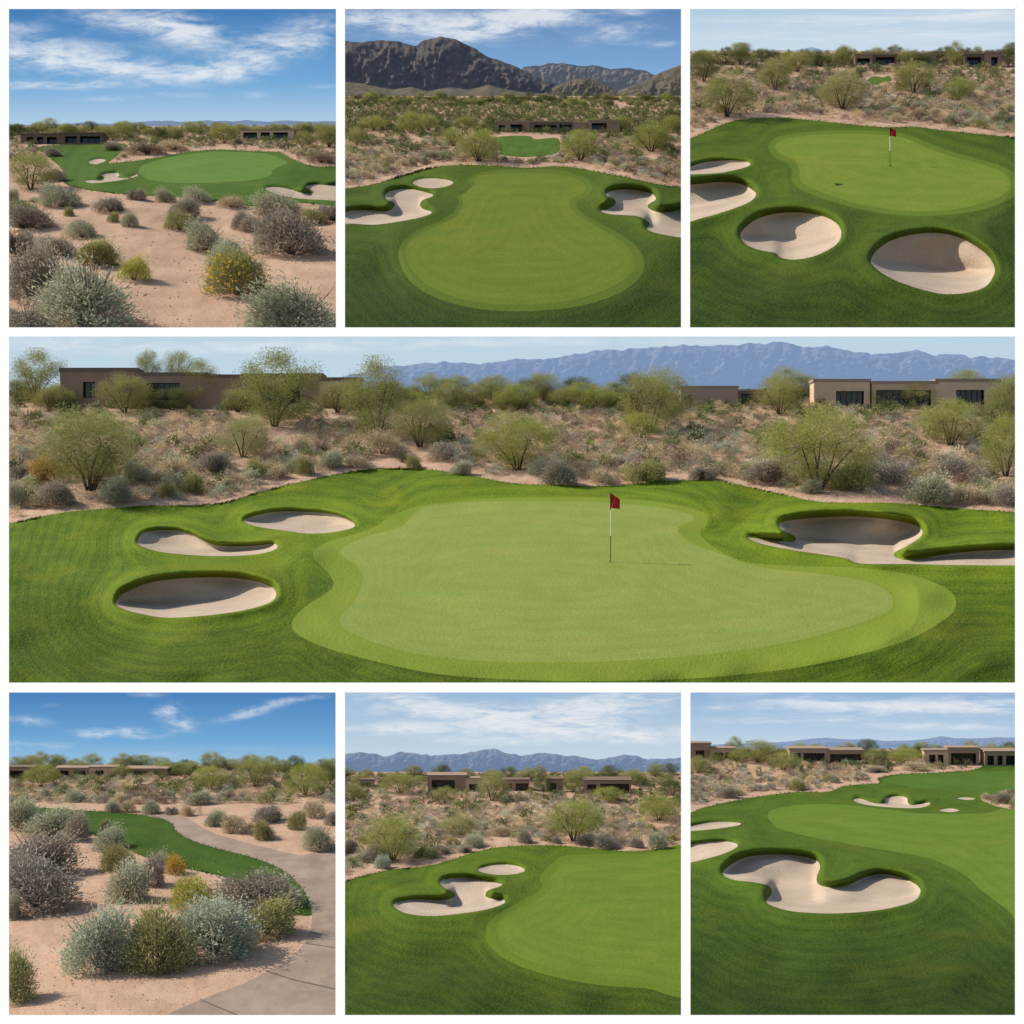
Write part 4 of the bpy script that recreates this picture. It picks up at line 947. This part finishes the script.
house('G', 'long house with a dark veranda in the bottom right picture', 240, [(318,432,198,238,'grey',[(330,352,208,236),(360,424,208,236)]), (430,540,202,238,'brown',[(440,534,211,236)])], 'tan')
house('G', 'house right of centre with tall dark windows in the bottom right picture', 244, [(724,798,203,244,'tan',[(738,758,213,242),(764,782,213,242)]), (796,888,196,244,'brown',[(804,880,208,242)])], 'tan')
house('G', 'house cut by the right edge in the bottom right picture', 246, [(906,1040,206,246,'brown',[(914,934,216,244),(944,960,216,244),(970,1000,216,244)])], 'tan')

# ------------------------------------------------------------------ ragged grass along the turf and bunker edges
for k, v in V.items():
    d = S[k]; a, b, vig = TC[k]; C = []; D = []; Ls = []
    for p, per, ln in [(q, .45, .9) for _, q in d['bunker']]+[(q, 1.0, 1.7) for q in d['turf']]:
        A = p; B = np.roll(p, -1, 0)
        big = np.clip((p[:, 1].max()-p[:, 1].min())/40., .35, 1)
        for (x0, y0), (x1, y1) in zip(A, B):
            L = math.hypot(x1-x0, y1-y0)
            for _ in range(rng.poisson(L*per*1.6)):
                u = rng.rand(); x = x0+(x1-x0)*u+rng.normal()*.7; y = y0+(y1-y0)*u+rng.normal()*.5
                if not (v.x0-2 < x < v.x1+2 and v.hor < y < v.y1+2): continue
                dd = float(v.depth(np.array([x]), np.array([y]))[0]); C.append(v.ray(x, y, dd*.9996)); Ls.append(ln*big*dd/F)
    if not C: continue
    C = np.array(C); Ls = np.array(Ls)[:, None]; n = len(C)
    D = np.array([0, -.35, .8])+rng.normal(size=(n, 3))*.45
    D /= np.linalg.norm(D, axis=1, keepdims=True)
    q, f = leaves(C+D*Ls*.3, D, Ls, Ls*.4, rng)
    mixc = rng.rand(n, 1); cc = np.array(a)*(1-mixc)*.8+np.array(b)*(.35+mixc)*1.1
    px = CX+F*q[:, 0]/q[:, 1]; bad = (px < v.x0-3.5) | (px > v.x1+3.5); f = f[~bad[f].any(1)]
    tag(obj('grass_edge', mesh('grass_edge', q, f, stuffmat, False, {'shade': np.repeat(cc, 4, 0)})), 'ragged longer grass along the turf and bunker edges of '+v.phrase[4:], kind='stuff')

# ------------------------------------------------------------------ flags and marks on the greens
red = plain('red_flag_cloth', (.42,.018,.022), .8, .2, .25, 20.); black = plain('dark_flag_cloth', (.02,.012,.014), .8)
white = plain('white_pole_paint', (.78,.78,.76), .4, .4, .05); dkgreen = plain('dark_pole_paint', (.05,.075,.04), .5)
def flag(k, px, py, top, w, h, label):
    v = V[k]; d = float(v.depth(np.array([px]), np.array([py]))[0]); s = d/F; H = (py-top)*s
    rt = empty('golf_flag', v.ray(px, py, d)); tag(rt, label, 'flag'); r = (.42 if k == 'D' else .3)*s
    a = MB(); a.tube([(0,0,-.02*H),(0,0,.38*H)], r, 8); obj('lower_pole', a.me('lower_pole', dkgreen, True), rt)
    a = MB(); a.tube([(0,0,.38*H),(0,0,.75*H)], r*1.02, 8); obj('upper_pole', a.me('upper_pole', white, True), rt)
    a = MB(); a.tube([(0,0,.75*H),(0,0,H)], r*.98, 8); obj('pole_tip', a.me('pole_tip', black, True), rt)
    n, m = 14, 10; P = []; Q = []
    for j in range(m):
        for i in range(n):
            u, q = i/(n-1), j/(m-1)
            P.append((r+u*w*s, math.sin(u*7+q*2)*.09*w*s, H-(q*h*(1-.35*u)+u*h*.42)*s))
    for j in range(m-1):
        for i in range(n-1): Q.append((j*n+i, j*n+i+1, (j+1)*n+i+1, (j+1)*n+i))
    f = obj('flag_cloth', mesh('flag_cloth', P, Q, red, True), rt)
    b = MB(); b.box(r*1.05, .26*w*s, .13*w*s, .14*w*s, H-h*.55*s, H-h*.1*s); obj('flag_patch', b.me('flag_patch', black), f)
    c = MB(); c.tube([(0,0,.001),(0,0,.004)], 1.5*s, 16)
    n0 = len(c.v); c.v += [(0,0,.004)]; c.f += [(16+i, 16+(i+1) % 16, n0, n0) for i in range(16)]
    cu = [tuple(dict.fromkeys(q)) for q in c.f]
    me = bpy.data.meshes.new('cup'); me.from_pydata(c.v, [], cu); me.materials.append(black); obj('cup', me, rt)
flag('D', 610.5, 562, 493, 9, 15, 'red flag on a thin pole standing on the green of the wide picture')
flag('C', 890, 165.5, 127, 6, 9, 'small red flag on a pole on the green of the top right picture')
mark_mat = plain('dark_turf_mark', (.022,.032,.01), .95)
def dark_mark(k, px, py, w, h, label):  # dark irregular patch laid just over the green
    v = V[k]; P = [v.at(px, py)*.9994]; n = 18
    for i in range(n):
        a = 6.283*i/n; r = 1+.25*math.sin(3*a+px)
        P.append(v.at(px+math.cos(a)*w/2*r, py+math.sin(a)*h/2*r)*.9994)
    tag(obj('dark_mark', mesh('dark_mark', P, [(0, 1+i, 1+(i+1) % n) for i in range(n)], mark_mat)), label, 'dark_mark')
dark_mark('C', 838, 184.3, 8, 2, 'small dark mark on the green in the top right picture')

# ------------------------------------------------------------------ white display frames, one per tier
wm = NT('self_lit_white_frame'); e = wm.n('ShaderNodeEmission'); e.inputs[0].default_value = (1, 1, .985, 1); e.inputs[1].default_value = 1.; wm = wm.out(e.outputs[0])  # emission keeps the frame white; its front face gets no sun
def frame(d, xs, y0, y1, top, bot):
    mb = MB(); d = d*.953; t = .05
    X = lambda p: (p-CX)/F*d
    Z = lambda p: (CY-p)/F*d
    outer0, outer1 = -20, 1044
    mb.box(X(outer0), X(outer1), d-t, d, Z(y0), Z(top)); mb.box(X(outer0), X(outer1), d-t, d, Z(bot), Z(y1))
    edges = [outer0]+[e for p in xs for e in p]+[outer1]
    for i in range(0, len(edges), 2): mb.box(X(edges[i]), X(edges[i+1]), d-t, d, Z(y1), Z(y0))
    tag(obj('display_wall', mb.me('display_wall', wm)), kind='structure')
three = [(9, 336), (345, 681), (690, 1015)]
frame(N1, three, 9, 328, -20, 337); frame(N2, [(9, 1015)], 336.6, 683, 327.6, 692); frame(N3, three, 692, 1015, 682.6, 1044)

# ------------------------------------------------------------------ light and camera
w = bpy.data.worlds.new('World'); sc.world = w; w.use_nodes = True
nt = w.node_tree; st = nt.nodes.new('ShaderNodeTexSky'); st.sky_type = 'NISHITA'; st.sun_disc = False
SUN = Vector((-.73, .10, .675)).normalized()
el = math.asin(SUN.z); az = math.atan2(SUN.x, SUN.y)
st.sun_elevation = el; st.sun_rotation = az % (2*math.pi)
bg = nt.nodes['Background']; nt.links.new(st.outputs[0], bg.inputs[0]); bg.inputs[1].default_value = .145
L = bpy.data.lights.new('sun', 'SUN'); L.energy = 5.0; L.angle = math.radians(.5); L.color = (1, .93, .81)
lo = bpy.data.objects.new('sun', L); col.objects.link(lo); lo.rotation_euler = SUN.to_track_quat('Z', 'Y').to_euler(); lo.location = SUN*300
cam = bpy.data.cameras.new('camera'); co = bpy.data.objects.new('camera', cam); col.objects.link(co)
cam.sensor_width = 36; cam.lens = F/1024*36; cam.clip_start = .1; cam.clip_end = 2000
co.rotation_euler = (math.pi/2, 0, 0); sc.camera = co
sc.view_settings.view_transform = 'Standard'; sc.view_settings.look = 'None'; sc.view_settings.exposure = 0
sc.cycles.max_bounces = 5; sc.cycles.diffuse_bounces = 3
